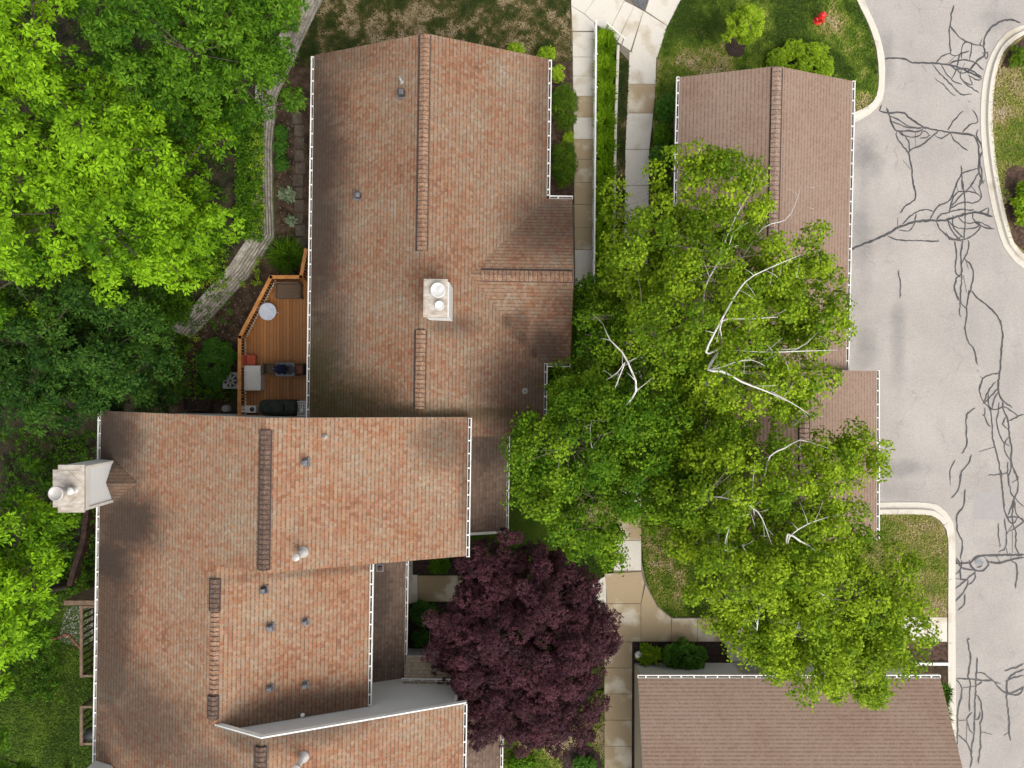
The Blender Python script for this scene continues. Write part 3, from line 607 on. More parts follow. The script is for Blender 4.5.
tr(874, 90, 6.827, [(1.5, [(50, 100), (40, 140), (100, 155), (190, 152), (250, 195), (335, 250), (440, 275), (560, 295), (660, 305), (695, 325), (715, 390), (718, 480), (715, 550), (745, 640)]), (1.3, [(85, 120), (110, 190), (150, 275), (230, 280), (300, 285), (335, 260)]),
  (1, [(110, 180), (170, 205), (235, 245), (320, 265)]), (1, [(120, 215), (190, 240), (245, 260), (330, 260)]), (1, [(160, 275), (210, 315), (300, 318), (340, 280), (380, 310)]), (1, [(185, 285), (235, 350), (240, 435)]), (1, [(155, 280), (160, 330), (240, 435)]),
  (1.2, [(440, 280), (385, 330), (330, 370), (245, 415), (240, 435), (255, 520), (265, 620), (277, 690)]), (.9, [(200, 480), (250, 545)]), (1, [(500, 275), (540, 215), (610, 140)]), (1, [(415, 310), (460, 330), (520, 295), (545, 340), (640, 415)]), (1, [(605, 290), (650, 240), (710, 215), (675, 135)]),
  (1, [(595, 515), (600, 600), (605, 680)]), (1, [(715, 535), (640, 555), (595, 580), (550, 680)]), (1.2, [(715, 270), (700, 310), (740, 400), (720, 480), (740, 570), (720, 640)]), (1, [(720, 560), (680, 620), (645, 680)]), (.9, [(280, 290), (280, 400)]), (1, [(310, 330), (360, 325), (385, 305)]), (.8, [(640, 70), (660, 85)])])
tr(844, 180, 5.689, [(1.9, [(38, 395), (110, 365), (240, 310), (310, 270), (400, 240), (480, 230), (575, 230), (650, 205), (760, 185), (845, 210)]), (1.1, [(388, 0), (408, 100), (350, 150), (320, 190)]), (1, [(302, 270), (305, 215)]), (1, [(330, 250), (400, 190), (460, 170), (510, 180)]), (.9, [(310, 285), (370, 290), (400, 250), (410, 190)]),
  (1.1, [(245, 315), (300, 340), (420, 345), (520, 350), (540, 340)]), (1.1, [(485, 225), (530, 155), (605, 110), (650, 0)]), (1.2, [(525, 235), (545, 200), (590, 185), (640, 170), (740, 170)]), (1.1, [(525, 240), (550, 285), (620, 335), (680, 340), (740, 310), (775, 260), (740, 230), (730, 180)]),
  (1, [(675, 0), (685, 80), (690, 200), (685, 340)]), (1, [(600, 190), (610, 130), (650, 70), (740, 70), (775, 90)]), (1, [(600, 165), (680, 125), (745, 130), (780, 95), (770, 40), (800, 0)]), (1, [(610, 150), (660, 95), (720, 35), (745, 0)]), (1, [(590, 230), (640, 270), (730, 275), (775, 255)]), (1, [(620, 200), (625, 270), (680, 330)]),
  (1, [(640, 200), (690, 245), (770, 240), (850, 280)]), (1.1, [(740, 240), (800, 270), (855, 278)]), (.9, [(760, 190), (820, 160), (815, 205)]), (.9, [(640, 35), (650, 70)]), (1, [(720, 30), (760, 80)]), (1, [(580, 300), (600, 335), (640, 340), (670, 320)]),
  (1, [(630, 345), (640, 430), (635, 520), (665, 555)]), (1.2, [(680, 340), (665, 420), (670, 520), (640, 560), (630, 620), (650, 683)]), (1, [(705, 340), (710, 390), (670, 480), (670, 560), (660, 680)]), (1.1, [(690, 450), (730, 500), (730, 580), (705, 680)]), (.9, [(680, 540), (695, 640)]), (.9, [(310, 515), (322, 600), (318, 670)]), (1, [(720, 625), (775, 683)]), (.8, [(690, 450), (710, 505)]), (1, [(590, 230), (620, 300), (670, 350)])])
tr(874, 290, 6.827, [(1.3, [(660, 0), (720, 65), (830, 160), (875, 270), (870, 420), (860, 560), (848, 650), (845, 690)]), (1.1, [(650, 0), (635, 110), (632, 190), (620, 260), (640, 350), (685, 410), (705, 510)]), (.9, [(545, 0), (590, 80), (635, 130)]), (.9, [(590, 0), (590, 90), (580, 150), (595, 185)]), (.9, [(705, 545), (712, 555)]), (1, [(855, 565), (790, 580), (745, 605), (720, 683)]), (.9, [(725, 588), (745, 605)])])
tr(874, 380, 6.827, [(1, [(740, 0), (720, 70), (750, 150), (790, 200), (805, 300), (815, 420), (845, 530), (870, 680)]), (1.3, [(845, 0), (850, 80), (880, 140), (945, 188)]), (1.2, [(880, 140), (880, 190), (915, 280), (925, 380), (940, 470), (940, 560), (980, 683)]), (1, [(830, 10), (780, 80), (745, 160)]), (1, [(845, 60), (800, 110), (750, 160)]), (1, [(780, 90), (785, 180), (830, 205), (880, 185), (930, 205), (985, 250)]),
  (1, [(850, 80), (820, 130), (808, 195)]), (1, [(1024, 235), (985, 248), (920, 280)]), (.9, [(855, 150), (850, 220), (835, 270), (850, 350), (890, 430), (930, 450)]), (1, [(740, 235), (755, 240), (760, 190)]), (1, [(755, 240), (770, 290), (800, 320)]), (1.1, [(690, 190), (635, 240), (630, 340), (632, 440), (600, 505)]), (1, [(820, 455), (720, 490)]), (1, [(665, 510), (640, 580), (600, 620), (585, 683)]), (.9, [(555, 545), (525, 600), (517, 683)]),
  (1, [(900, 250), (880, 300), (915, 340)]), (1, [(920, 390), (890, 430), (895, 490), (940, 570), (915, 683)]), (.9, [(780, 650), (860, 645), (910, 630), (915, 560)])])
tr(874, 470, 6.827, [(1, [(520, 0), (520, 105)]), (1.1, [(600, 0), (578, 125), (530, 195)]), (1.2, [(865, 0), (880, 140), (895, 290), (945, 370), (980, 330)]), (1, [(960, 0), (985, 70), (980, 150), (960, 190), (915, 310)]), (1, [(910, 0), (920, 80), (940, 160), (970, 200), (1024, 250)]), (1, [(945, 90), (980, 60)]), (1.1, [(960, 200), (945, 300), (950, 380), (970, 420), (970, 540), (1010, 590)]),
  (1, [(960, 210), (975, 300), (1024, 355)]), (1, [(900, 320), (970, 320), (1024, 345), (970, 395), (930, 420)]), (1.1, [(625, 130), (610, 250), (570, 300), (570, 420), (605, 490), (590, 610)]), (.8, [(852, 365), (850, 430), (862, 530)]), (1, [(890, 330), (905, 440), (900, 530), (850, 560)]), (1, [(945, 380), (905, 440)]), (1, [(945, 420), (945, 570)]),
  (1.7, [(660, 640), (690, 600), (740, 585), (860, 580), (1024, 580)]), (1.4, [(780, 630), (860, 635), (940, 610), (1024, 600)]), (1, [(750, 590), (785, 630)]), (1, [(830, 585), (860, 625)]), (1, [(930, 585), (940, 612)]), (1.4, [(560, 600), (590, 635), (650, 640), (680, 683)]), (1, [(905, 535), (912, 578)])])
tr(874, 560, 6.827, [(1.4, [(555, 0), (600, 50), (690, 70), (745, 70), (785, 35), (765, 0)]), (1.1, [(555, 100), (590, 65), (600, 0)]), (1.1, [(555, 200), (610, 150), (640, 130), (690, 80)]), (1.2, [(555, 290), (620, 210), (640, 135), (595, 130), (590, 60)]), (1.1, [(575, 345), (620, 300), (620, 230)]), (1, [(690, 75), (690, 130), (645, 170)]), (1.3, [(785, 15), (860, 20), (925, 5)]), (1.1, [(925, 0), (970, 25), (978, 110), (965, 195)]), (1.5, [(650, 0), (665, 45), (700, 75)]), (1, [(700, 50), (735, 45), (745, 10)]), (1, [(655, 540), (640, 545), (650, 610), (658, 683)]), (1, [(545, 20), (590, 25), (650, 10)]), (1, [(555, 130), (600, 135)])])
tr(874, 650, 6.507, [(1.1, [(620, 0), (628, 50), (612, 180), (625, 200), (622, 400)]), (1.2, [(670, 50), (665, 180), (655, 400), (655, 500), (640, 620), (632, 680)]), (1.2, [(535, 190), (610, 188), (720, 200), (780, 200), (815, 250), (870, 280), (940, 260), (976, 240)]), (1.2, [(535, 195), (570, 235), (570, 300), (545, 400), (545, 520), (540, 620), (550, 650)]), (1, [(580, 245), (660, 238)]), (1.1, [(670, 148), (720, 155), (780, 205), (825, 218)]), (1, [(668, 230), (700, 210), (670, 185)]),
  (1.1, [(665, 290), (695, 340), (705, 440), (690, 480), (695, 600), (680, 740)]), (1, [(690, 400), (680, 450), (655, 452)]), (1, [(640, 405), (605, 450), (625, 520), (640, 545)]), (1, [(555, 460), (600, 455)]), (1.1, [(545, 550), (600, 600), (635, 680), (628, 768)]), (1, [(605, 460), (600, 600)]), (1, [(695, 535), (770, 550)]), (1.2, [(865, 240), (865, 330), (880, 450), (880, 550), (890, 590)]), (1, [(880, 530), (845, 555)]), (1.2, [(976, 90), (940, 110), (850, 135)]), (1.2, [(976, 125), (910, 155), (870, 205), (865, 270), (900, 292), (960, 280), (970, 240)]), (1.1, [(976, 165), (900, 185), (855, 205)])])
mb = MB(); rg = random.Random(5)
for i, (w, pts) in enumerate(CR):
    ln = smooth_line([P(x, y, .018 + i * .00006) for x, y in pts], .12); n = len(ln); hw = w * .029
    L, R = [], []
    for k, p in enumerate(ln):
        d = ln[min(k + 1, n - 1)] - ln[max(k - 1, 0)]; d = d.normalized() if d.length else Vector((1, 0, 0)); s = Vector((-d.y, d.x, 0))
        q = p + s * rg.uniform(-.022, .022); e = hw * rg.uniform(.7, 1.25) * (.45 if k in (0, n - 1) else 1); L.append(q + s * e); R.append(q - s * e)
    for k in range(n - 1): mb.face([R[k], R[k + 1], L[k + 1], L[k]])
struct('road_crack_seal', mb, M['tar'])
def cover(px, py, label, name, r, mat, z):
    c = P(px, py, z); o = thing(name, label, 'utility cover', (c.x, c.y, z))
    m = MB(); m.lathe(c.x, c.y, [(r * 1.15, z - .04), (r * 1.15, z + .012), (r, z + .014), (r, z + .006), (r * .4, z + .006)], 20); m.build('rim', M['patch'] if mat == 'mhole' else M['greymetal'] if mat != 'white' else M['trim'], o)
    m = MB(); m.lathe(c.x, c.y, [(r * .93, z - .02), (r * .93, z + .012), (r * .1, z + .016)], 20)
    for k in range(5): m.box((c.x + (k - 2) * r * .33, c.y, z + .018), (r * .08, r * 1.1, .01))
    m.build('lid', M[mat], o)
M['mhole'] = m_noise('painted_iron', (0.20, 0.19, 0.185), (0.29, 0.34, 0.38), 9, .8, .2)
cover(979, 562, 'round manhole cover with faded pale blue paint among the road cracks', 'manhole_cover', .16, 'mhole', .02)
cover(1002.5, 111.5, 'small round white and grey utility cover in the dry island lawn', 'utility_cover', .19, 'acgrey', .09)

# ------------------------------------------------------------------ retaining wall and woods terrace
W = [(323, 0), (301, 48), (277, 98), (273, 150), (273.5, 200), (275, 238), (250, 276), (215, 315), (192, 338)]
W = [(380, -90)] + W
wp = [P(*p) for p in W]; wl = []
for p, q in zip(wp, wp[1:]):
    k = max(1, int((q - p).length / .8)); wl += [p.lerp(q, i / k) for i in range(k)]
wl.append(wp[-1])
def offs(ln, d):
    out = []
    for k, p in enumerate(ln):
        t = ln[min(k + 1, len(ln) - 1)] - ln[max(k - 1, 0)]; t.normalize(); out.append(p + Vector((t.y, -t.x, 0)) * d)
    return out
rw = thing('retaining_wall', 'weathered grey timber retaining wall bending between woods and upper house', 'retaining wall', wl[len(wl) // 2])
for k in range(6):
    a = offs(wl, .05 * k); b = offs(wl, .05 * k + (.20 if k < 5 else .3)); z0, z1 = .2 * k - (.05 if k == 0 else 0), .2 * k + .188
    m = MB()
    for i in range(len(a) - 1):
        j = Vector((0, 0, random.uniform(-.008, .008)))
        m.mesh([p + Vector((0, 0, z)) + (j if z == z1 else Vector()) for z in (z0, z1) for p in (a[i], a[i + 1], b[i + 1], b[i])], [(0, 1, 2, 3), (7, 6, 5, 4), (4, 5, 1, 0), (6, 7, 3, 2), (5, 6, 2, 1), (7, 4, 0, 3)])
    m.build('timber_course', M['timber'], rw)
inner = offs(wl, .5); m = MB(); rows = []
for i, p in enumerate(inner):
    f = i / (len(inner) - 1); hz = 1.12 if f < .86 else 1.12 - .5 * (f - .86) / .14
    row = [Vector((p.x, p.y, hz))]
    for s in (1.5, 4, 8, 14, 40, 130):
        row.append(Vector((p.x - s, p.y + (s * .25 if f < .5 else -s * .05), hz + random.uniform(-.1, .15))))
    rows.append(row)
last = rows[-1]
for dy, hz in ((1.2, .45), (2.6, .15), (4.5, -.05)): rows.append([Vector((q.x - .2 * dy, q.y - dy, hz if k else hz - .05)) for k, q in enumerate(last)])
for a, b in zip(rows, rows[1:]):
    for k in range(len(a) - 1): m.face([a[k], a[k + 1], b[k + 1], b[k]])
struct('woodland_floor', m, M['woodfloor'])
sheet('woodland_floor', [(-800, 395), (150, 395), (97, 440), (97, 560), (60, 600), (-800, 640)], .06, M['woodfloor'])

# ------------------------------------------------------------------ houses
class Frame:
    def __init__(s, o, deg): s.o = Vector(o); a = math.radians(deg); s.u = Vector((math.cos(a), -math.sin(a), 0)); s.v = Vector((math.sin(a), math.cos(a), 0)); s.rot = -a
    def __call__(s, u, v, z): q = s.o + s.u * u + s.v * v; return Vector((q.x, q.y, z))
    def inv(s, p): r = Vector(p) - s.o; return r.dot(s.u), r.dot(s.v)
def quad(mb, fr, pts, th=.16, side=1): mb.slab([fr(*p) for p in pts], th, side)
def gable_body(mb, fr, prof, v0, v1):
    n = len(prof)
    a = [fr(u, v0, z) for u, z in prof]; b = [fr(u, v1, z) for u, z in prof]
    mb.face(a); mb.face(b[::-1])
    for i in range(n): j = (i + 1) % n; mb.face([a[j], a[i], b[i], b[j]])
def gutter(parent, a, b, out, w=.13, h=.12, seed=0):
    """open trough from a to b; out = outward horizontal unit"""
    a = Vector(a); b = Vector(b); out = Vector(out); m = MB(); d = (b - a).normalized(); L = (b - a).length; z = Vector((0, 0, 1))
    def bar(o0, o1, z0, z1, mi, s0=0, s1=None):
        s1 = L if s1 is None else s1
        m.mesh([a + d * s + out * o + z * zz for zz in (z0, z1) for s, o in ((s0, o0), (s1, o0), (s1, o1), (s0, o1))], [(3, 2, 1, 0), (4, 5, 6, 7), (0, 1, 5, 4), (1, 2, 6, 5), (2, 3, 7, 6), (3, 0, 4, 7)], mi)
    bar(w - .036, w, -h, 0, 0); bar(.004, .016, -h, .0, 0); bar(.016, w - .045, -h, -h + .03, 1)
    bar(.004, w + .004, -h - .002, .004, 0, -.02, 0); bar(.004, w + .004, -h - .002, .004, 0, L, L + .02)
    rg = random.Random(seed); s = .3
    while s < L - .15: bar(.016, w - .045, -.05, -.004, 0, s, s + .05); s += .52 + rg.uniform(-.06, .06)
    g = rg.uniform(.4, 1)
    while g < L - .6:
        k = rg.uniform(.15, .6); bar(.02, w - .047, -h + .03, -h + rg.uniform(.05, .085), 1, g, g + k); g += k + rg.uniform(.4, 1.6)
    return m.build('gutter', [M['white'], M['debris']], parent)
def ridge_caps(parent, a, b, side, slope, hw=.175, lift=.05, step=.165, name='ridge_cap', dark=True, mat='ridge'):
    a = Vector(a); b = Vector(b); d = (b - a).normalized(); L = (b - a).length; side = Vector(side); z = Vector((0, 0, 1)); m = MB(); s = 0
    while s < L - .02:
        e = min(s + step, L); k0 = lift + .02; k1 = lift + .004
        for sg in (1, -1):
            o = side * sg * hw - z * slope * hw
            A, B = a + d * s, a + d * e
            q = [A + z * k0, A + o + z * k0, B + o + z * k1, B + z * k1]
            m.face(q if sg > 0 else q[::-1])
            t_ = z * .003; q2 = [A + t_ + z * k0, A + o + t_ + z * k0, A + o + d * .02 + t_ + z * k0, A + d * .02 + t_ + z * k0]; m.face(q2 if sg > 0 else q2[::-1], 1)
            m.face([A + z * k0, A + z * (k0 - .025), A + o + z * (k0 - .025), A + o + z * k0], 1)
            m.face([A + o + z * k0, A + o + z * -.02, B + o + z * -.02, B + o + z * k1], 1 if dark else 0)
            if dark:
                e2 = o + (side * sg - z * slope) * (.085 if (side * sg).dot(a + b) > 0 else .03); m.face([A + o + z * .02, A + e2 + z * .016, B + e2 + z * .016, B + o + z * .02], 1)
        s = e
    A, B = a, b
    for Q in (A, B): m.face([Q + z * (lift + .02), Q + side * hw - z * (slope * hw + .02), Q - side * hw - z * (slope * hw + .02)], 1)
    return m.build(name, [M[mat], M['ridge_dark']], parent)
def box_vent(parent, p, s=.26, h=.2, mat='blackmetal', top='greymetal', rot=0):
    m = MB(); m.rbox(p.x, p.y, p.z - .12, s, s, h + .12, .03, rot); o = m.build('roof_vent', M[mat], parent)
    m = MB(); m.rbox(p.x, p.y, p.z + h + .002, s * .72, s * .72, .035, .015, rot); m.build('vent_lid', M[top], o)
    m = MB(); m.box((p.x, p.y, p.z + .012), (s * 1.5, s * 1.5, .012), rot); m.build('flashing', M['greymetal'], o)
def pipe_vent(parent, p, r=.05, h=.35, mat='greymetal', cap=None):
    m = MB(); m.lathe(p.x, p.y, [(r * 2.2, p.z - .1), (r * 2, p.z + .04), (r, p.z + .07), (r, p.z + h), (r * .75, p.z + h), (r * .75, p.z + h - .08)], 14); o = m.build('vent_pipe', M[mat], parent, True)
    if cap: m = MB(); m.lathe(p.x, p.y, [(cap * .6, p.z + h + .02), (cap, p.z + h + .05), (cap, p.z + h + .13), (cap * .3, p.z + h + .18)], 16); m.build('pipe_cap', M['galv'], o)
def down(parent, p, z1, mat='white'):
    m = MB(); m.box((p.x, p.y, (z1 + .1) / 2), (.08, .06, z1 - .1)); m.build('downspout', M[mat], parent)

# ---- upper house
A = Frame(P(425, 33, 6.3), .8); sA = .41; eL, eR, vS = -4.60, 4.64, -14.86
ha = thing('brown_roofed_house', 'upper house with long brown shingle roof, side cross gable and silver chimney on its ridge', 'house', A(0, vS / 2, 0))
zA = lambda u: 6.3 - sA * abs(u)
vc, hw, zc, uE = -8.76, 3.25, 5.6, 5.65; u0 = (6.3 - zc) / sA; zv = zA(eR)
m = MB()
quad(m, A, [(0, 0, 6.3), (eL, 0, zA(eL)), (eL, vS, zA(eL)), (0, vS, 6.3)])
m.slab([A(*p) for p in [(0, 0, 6.3), (0, vS, 6.3), (eR, vS, zA(eR)), (eR, vc - hw, zv), (u0, vc, zc), (eR, vc + hw, zv), (eR, 0, zA(eR))]], .16, 1)
zl = zv
m.slab([A(*p) for p in [(u0, vc, zc), (uE, vc, zc), (uE, vc + hw, zl), (eR, vc + hw, zl)]], .16, 1)
m.slab([A(*p) for p in [(u0, vc, zc), (eR, vc - hw, zl), (uE, vc - hw, zl), (uE, vc, zc)]], .16, 1)
m.build('roof', [M['roof_a'], M['trim']], ha)
m = MB(); k = .22
gable_body(m, A, [(eL + .45, 0), (eR - .45, 0), (eR - .45, zA(eR - .45) - k), (0, 6.3 - k), (eL + .45, zA(eL + .45) - k)], -.35, vS + .35)
B0 = Frame(A(0, vc, 0), .8)
for (ua, ub) in ((eR - .6, uE - .3),):
    a = [A(ua, vc + dv, z) for dv, z in ((-hw + .4, 0), (hw - .4, 0), (hw - .4, 4.3), (0, zc - k), (-hw + .4, 4.3))]; b = [p + A.u * (ub - ua) for p in a]
    m.face(a); m.face(b[::-1])
    for i in range(5): j = (i + 1) % 5; m.face([a[j], a[i], b[i], b[j]])
m.build('wall', M['siding'], ha)
ridge_caps(ha, A(0, -.05, 6.3), A(0, -8.0, 6.3), A.u, sA); ridge_caps(ha, A(0, -10.9, 6.3), A(0, -13.8, 6.3), A.u, sA)
ridge_caps(ha, A(uE - .05, vc, zc), A(u0 + .45, vc, zc), A.v, .37, .2)
gutter(ha, A(eL, vS + .1, zA(eL) - .01), A(eL, -.05, zA(eL) - .01), -A.u, seed=1); gutter(ha, A(eR, -.05, zv - .01), A(eR, vc + hw + .16, zv - .01), A.u, seed=2)
gutter(ha, A(eR + .13, vc + hw, zl - .01), A(uE, vc + hw, zl - .01), A.v, seed=3); gutter(ha, A(eR, vc - hw - .02, zv - .01), A(eR, vS, zv - .01), A.u, seed=4); gutter(ha, A(eR + .13, vc - hw, zl - .01), A(uE, vc - hw, zl - .01), -A.v, seed=5)
def onA(px, py):
    z = 5.5
    for _ in range(8): u, v = A.inv(P(px, py, z)); z = zA(u)
    return P(px, py, z)
box_vent(ha, onA(402, 94), .24, .22); pipe_vent(ha, onA(401.5, 82), .045, .4, 'acgrey'); box_vent(ha, onA(358.5, 196), .22, .18); pipe_vent(ha, onA(525, 391), .06, .12, 'acgrey')
down(ha, A(eL - .05, -5.2, 0), 4.3); down(ha, A(eR - .3, -.5, 0), 4.3)
# chimney on the ridge
zt = 7.45; c0, c1 = P(423.5, 279, zt), P(447.5, 317.5, zt); cx, cy = (c0.x + c1.x) / 2, (c0.y + c1.y) / 2; lx, ly = c1.x - c0.x, c0.y - c1.y
m = MB(); m.box((cx + .06, cy - .04, 6.35), (lx - .02, ly - .12, 2.1), A.rot); ch = m.build('chimney', M['siding'], ha); 
m = MB(); m.box((cx, cy, zt - .06), (lx, ly, .12), A.rot); m.box((cx, cy, zt + .012), (lx - .1, ly - .1, .024), A.rot); m.build('chimney_cap', M['capmetal'], ch)
for (px, py, r) in ((438, 290, .27), (439.5, 305.5, .17)):
    q = P(px, py, zt + .2); m = MB(); m.lathe(q.x, q.y, [(r * .75, zt + .02), (r * .75, zt + .12), (r, zt + .13), (r, zt + .20), (r * .92, zt + .215), (r * .86, zt + .20), (r * .3, zt + .215), (.02, zt + .22)], 24); m.build('flue', M['brightcap'], ch, True)

# ---- lower house
B = Frame(P(266, 418, 8.8), .9); sB = .422; L0, R0 = -7.27, 6.53; r2, R2 = -1.95, 2.95; v1, v2, v3 = -5.15, -10.65, -17.4
zB = lambda u: 8.8 - sB * abs(u)
z2 = zB(r2); zE2 = z2 - sB * (R2 - r2)
hb = thing('stepped_roof_house', 'large lower left house with stepped brown shingle roofs and pale corner chimney', 'house', B(0, -8.5, 0))
m = MB()
m.slab([B(*p) for p in [(0, 0, 8.8), (L0, 0, zB(L0)), (L0, v3, zB(L0)), (0, v3, 8.8), (0, v2, 8.8), (r2, v2, z2), (r2, v1, z2), (0, v1, 8.8)]], .16, 1)
m.slab([B(*p) for p in [(0, 0, 8.8), (0, v1, 8.8), (R0, v1, zB(R0)), (R0, 0, zB(R0))]], .16, 1)
m.slab([B(*p) for p in [(r2, v1 + .25, z2), (r2, v2 - .2, z2), (R2, v2 - .2, zE2), (R2, v1 + .25, zE2)]], .16, 1)
m.slab([B(*p) for p in [(0, v2, 8.8), (0, v3, 8.8), (R0, v3, zB(R0)), (R0, v2, zB(R0))]], .16, 1)
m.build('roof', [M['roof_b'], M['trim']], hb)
m = MB(); k = .22
for (a, b) in ((-.3, v1 + .25), (v2 - .22, v3 + .3)):
    gable_body(m, B, [(L0 + .45, 0), (R0 - .4, 0), (R0 - .4, zB(R0 - .4) - k), (0, 8.8 - k), (L0 + .45, zB(L0 + .45) - k)], a, b)
gable_body(m, B, [(L0 + .45, 0), (R2 - .4, 0), (R2 - .4, zE2 + .17 - k), (r2, z2 - k), (L0 + .45, zB(L0 + .45) - k)], v1 + .3, v2 - .2)
m.build('wall', M['siding'], hb)
# rake boards on the exposed north gable
m = MB()
for (ua, za, ub, zb) in ((r2 + .05, z2 - .02, 0, 8.79), (0, 8.79, R0 + .1, zB(R0 + .1) - .01)):
    q = [B(ua, v2 + .012, za), B(ub, v2 + .012, zb), B(ub, v2 + .055, zb), B(ua, v2 + .055, za)]; m.slab(q, .2)
m.build('rake_board', M['white'], hb)
for f_, a, b, s_ in (('B1', -.4, v1 + .1, 1), ):
    ridge_caps(hb, B(0, a, 8.8), B(0, b, 8.8), B.u, sB, .17, .06, mat='ridge_b')
zz = [B.inv(P(213, y, z2))[1] for y in (579, 612, 696, 720)]
ridge_caps(hb, B(r2, zz[0], z2), B(r2, zz[1], z2), B.u, sB, .16, .06, mat='ridge_b'); ridge_caps(hb, B(r2, zz[2], z2), B(r2, zz[3], z2), B.u, sB, .16, .06, mat='ridge_b'); ridge_caps(hb, B(r2, zz[1] - .02, z2), B(r2, zz[2] + .02, z2), B.u, sB, .15, .012, dark=False)
ridge_caps(hb, B(0, v2 - .25, 8.8), B(0, v3 + .3, 8.8), B.u, sB, .17, .06, mat='ridge_b')
gutter(hb, B(L0, v3, zB(L0) - .01), B(L0, -.05, zB(L0) - .01), -B.u, seed=6)
gutter(hb, B(R0, -.05, zB(R0) - .01), B(R0, v1 - .02, zB(R0) - .01), B.u, seed=7); gutter(hb, B(R0, v2 - .02, zB(R0) - .01), B(R0, v3, zB(R0) - .01), B.u, seed=8)
gutter(hb, B(R2, v1 + .2, zE2 - .01), B(R2, v2 - .15, zE2 - .01), B.u, seed=9)
# pent roofs along the east side
for (ua, za, ub, zb, va, vb, sd) in ((2.2, 3.98, 3.9, 3.3, v1 + .3, v2 - .22, 10), (5.9, 4.05, 7.98, 3.3, -.15, -4.72, 11), (5.9, 4.05, 7.9, 3.3, v2 - .95, v3, 12)):
    m = MB(); m.slab([B(ua, va, za), B(ua, vb, za), B(ub, vb, zb), B(ub, va, zb)], .14, 1); m.build('porch_roof', [M['roof_porch'], M['trim']], hb)
    gutter(hb, B(ub, va, zb - .01), B(ub, vb, zb - .01), B.u, .11, .1, sd)
    m = MB(); m.slab([B(ua, vb - .03, za + .06), B(ua, vb - .13, za + .06), B(ub + .1, vb - .13, zb + .06), B(ub + .1, vb - .03, zb + .06)], .22); m.build('rake_board', M['trim'], hb)
    m = MB(); m.box(B((ua + ub) / 2 - .3, (va + vb) / 2, 1.6), (ub - ua - .2, abs(vb - va) - .3, 3.1), B.rot); m.build('porch_wall', M['siding_dark'], hb)
m = MB(); m.slab([B(3.98, v2 - .23, 3.85), B(6.1, v2 - .23, 3.85), B(6.1, v2 + .72, 3.4), B(3.98, v2 + .72, 3.4)], .1, 1); m.build('entry_canopy', [m_roof('entry_shingles', [(0, (.20, .155, .11)), (.5, (.25, .20, .145)), (1, (.30, .245, .185))], .3), M['trim']], hb)
gutter(hb, B(3.9, v2 - .10, 3.86), B(6.1, v2 - .10, 3.86), B.v, .10, .06, 13)
def onB(px, py, sec=0):
    z = 7.5
    for _ in range(10):
        u, v = B.inv(P(px, py, z)); z = (z2 - sB * abs(u - r2)) if (sec and u > r2) else zB(u)
    return P(px, py, z)
pipe_vent(hb, onB(325, 436.5), .045, .12, 'acgrey'); box_vent(hb, onB(305.5, 462), .2, .2, 'greymetal')
pipe_vent(hb, onB(302.5, 552), .10, .62, 'galv', .13); pipe_vent(hb, onB(303, 757), .10, .62, 'galv', .13)
for k, (x, y) in enumerate(((264.5, 589.5), (270.5, 627), (305.5, 621.5), (270.5, 687.5), (305.5, 684.5))): box_vent(hb, onB(x, y, 1), .2 if k < 2 else .17, .2, 'blackmetal' if k == 0 else 'greymetal')
pipe_vent(hb, onB(302.5, 715, 1), .035, .12, 'white'); box_vent(hb, Vector(P(380, 568, 3.75)), .2, .05, 'darkwood', 'darkwood')
def side_chimney(dy):
    x0, x1, y0, y1, zt = -15.62, -14.78, -4.39 + dy, -2.83 + dy, 7.8; ym = (y0 + y1) / 2; w0 = Vector((x1, ym, 0)); u_, v_ = B.inv(w0)
    m = MB(); m.box(((x0 + x1) / 2 - .02, ym, zt / 2), (x1 - x0, y1 - y0, zt)); ch = m.build('chimney', M['siding'], hb)
    m = MB()
    for (yy, l) in ((y0 + .06, .09), (y1 - .06, .09)): m.box((x1 + .0, yy, 6.9), (.035, l, 1.75))
    m.box((x1, ym, 7.63), (.03, y1 - y0 - .02, .16)); m.build('corner_board', M['trim'], ch)
    m = MB(); m.box(((x0 + x1) / 2, ym, zt + .03), (x1 - x0 + .07, y1 - y0 + .08, .07)); m.box((x0 - .12, ym, zt - .02), (.24, y1 - y0 - .26, .09)); m.box(((x0 + x1) / 2 + .05, ym, zt + .072), (x1 - x0 - .16, y1 - y0 - .3, .016))
    m.box((x1 - .28, y0 + .42, zt + .082), (.62, .03, .03), .75); m.box((x1 - .28, y1 - .38, zt + .082), (.62, .03, .03), -.75); m.build('chimney_cap', M['capmetal'], ch)
    fx, fy = -15.28, ym - .06; m = MB(); m.lathe(fx, fy, [(.20, zt + .06), (.16, zt + .12), (.15, zt + .62), (.235, zt + .64), (.25, zt + .66), (.25, zt + .78), (.21, zt + .785), (.20, zt + .76), (.02, zt + .77)], 24); m.build('flue', M['galv'], ch, True)
    m = MB(); m.lathe(-15.06, fy + .02, [(.16, zt + .06), (.09, zt + .1), (.09, zt + .3), (.13, zt + .31), (.13, zt + .38), (.03, zt + .41)], 18); m.build('flue', M['brightcap'], ch, True)
    # shingled cricket behind the stack
    zr = zB(u_ + 1.12); e = .02
    ap = Vector((x1 + 1.12, ym, zr + e)); rd = Vector((x1, ym, zr + e)); a_ = Vector((x1, y1 + .02, zB(B.inv((x1, y1, 0))[0]) + e)); b_ = Vector((x1, y0 - .02, zB(B.inv((x1, y0, 0))[0]) + e))
    m = MB(); m.slab([rd, ap, a_], .1); m.slab([rd, b_, ap], .1); m.build('cricket_roof', M['roof_b'], ch)
side_chimney(0); side_chimney(-11.3)
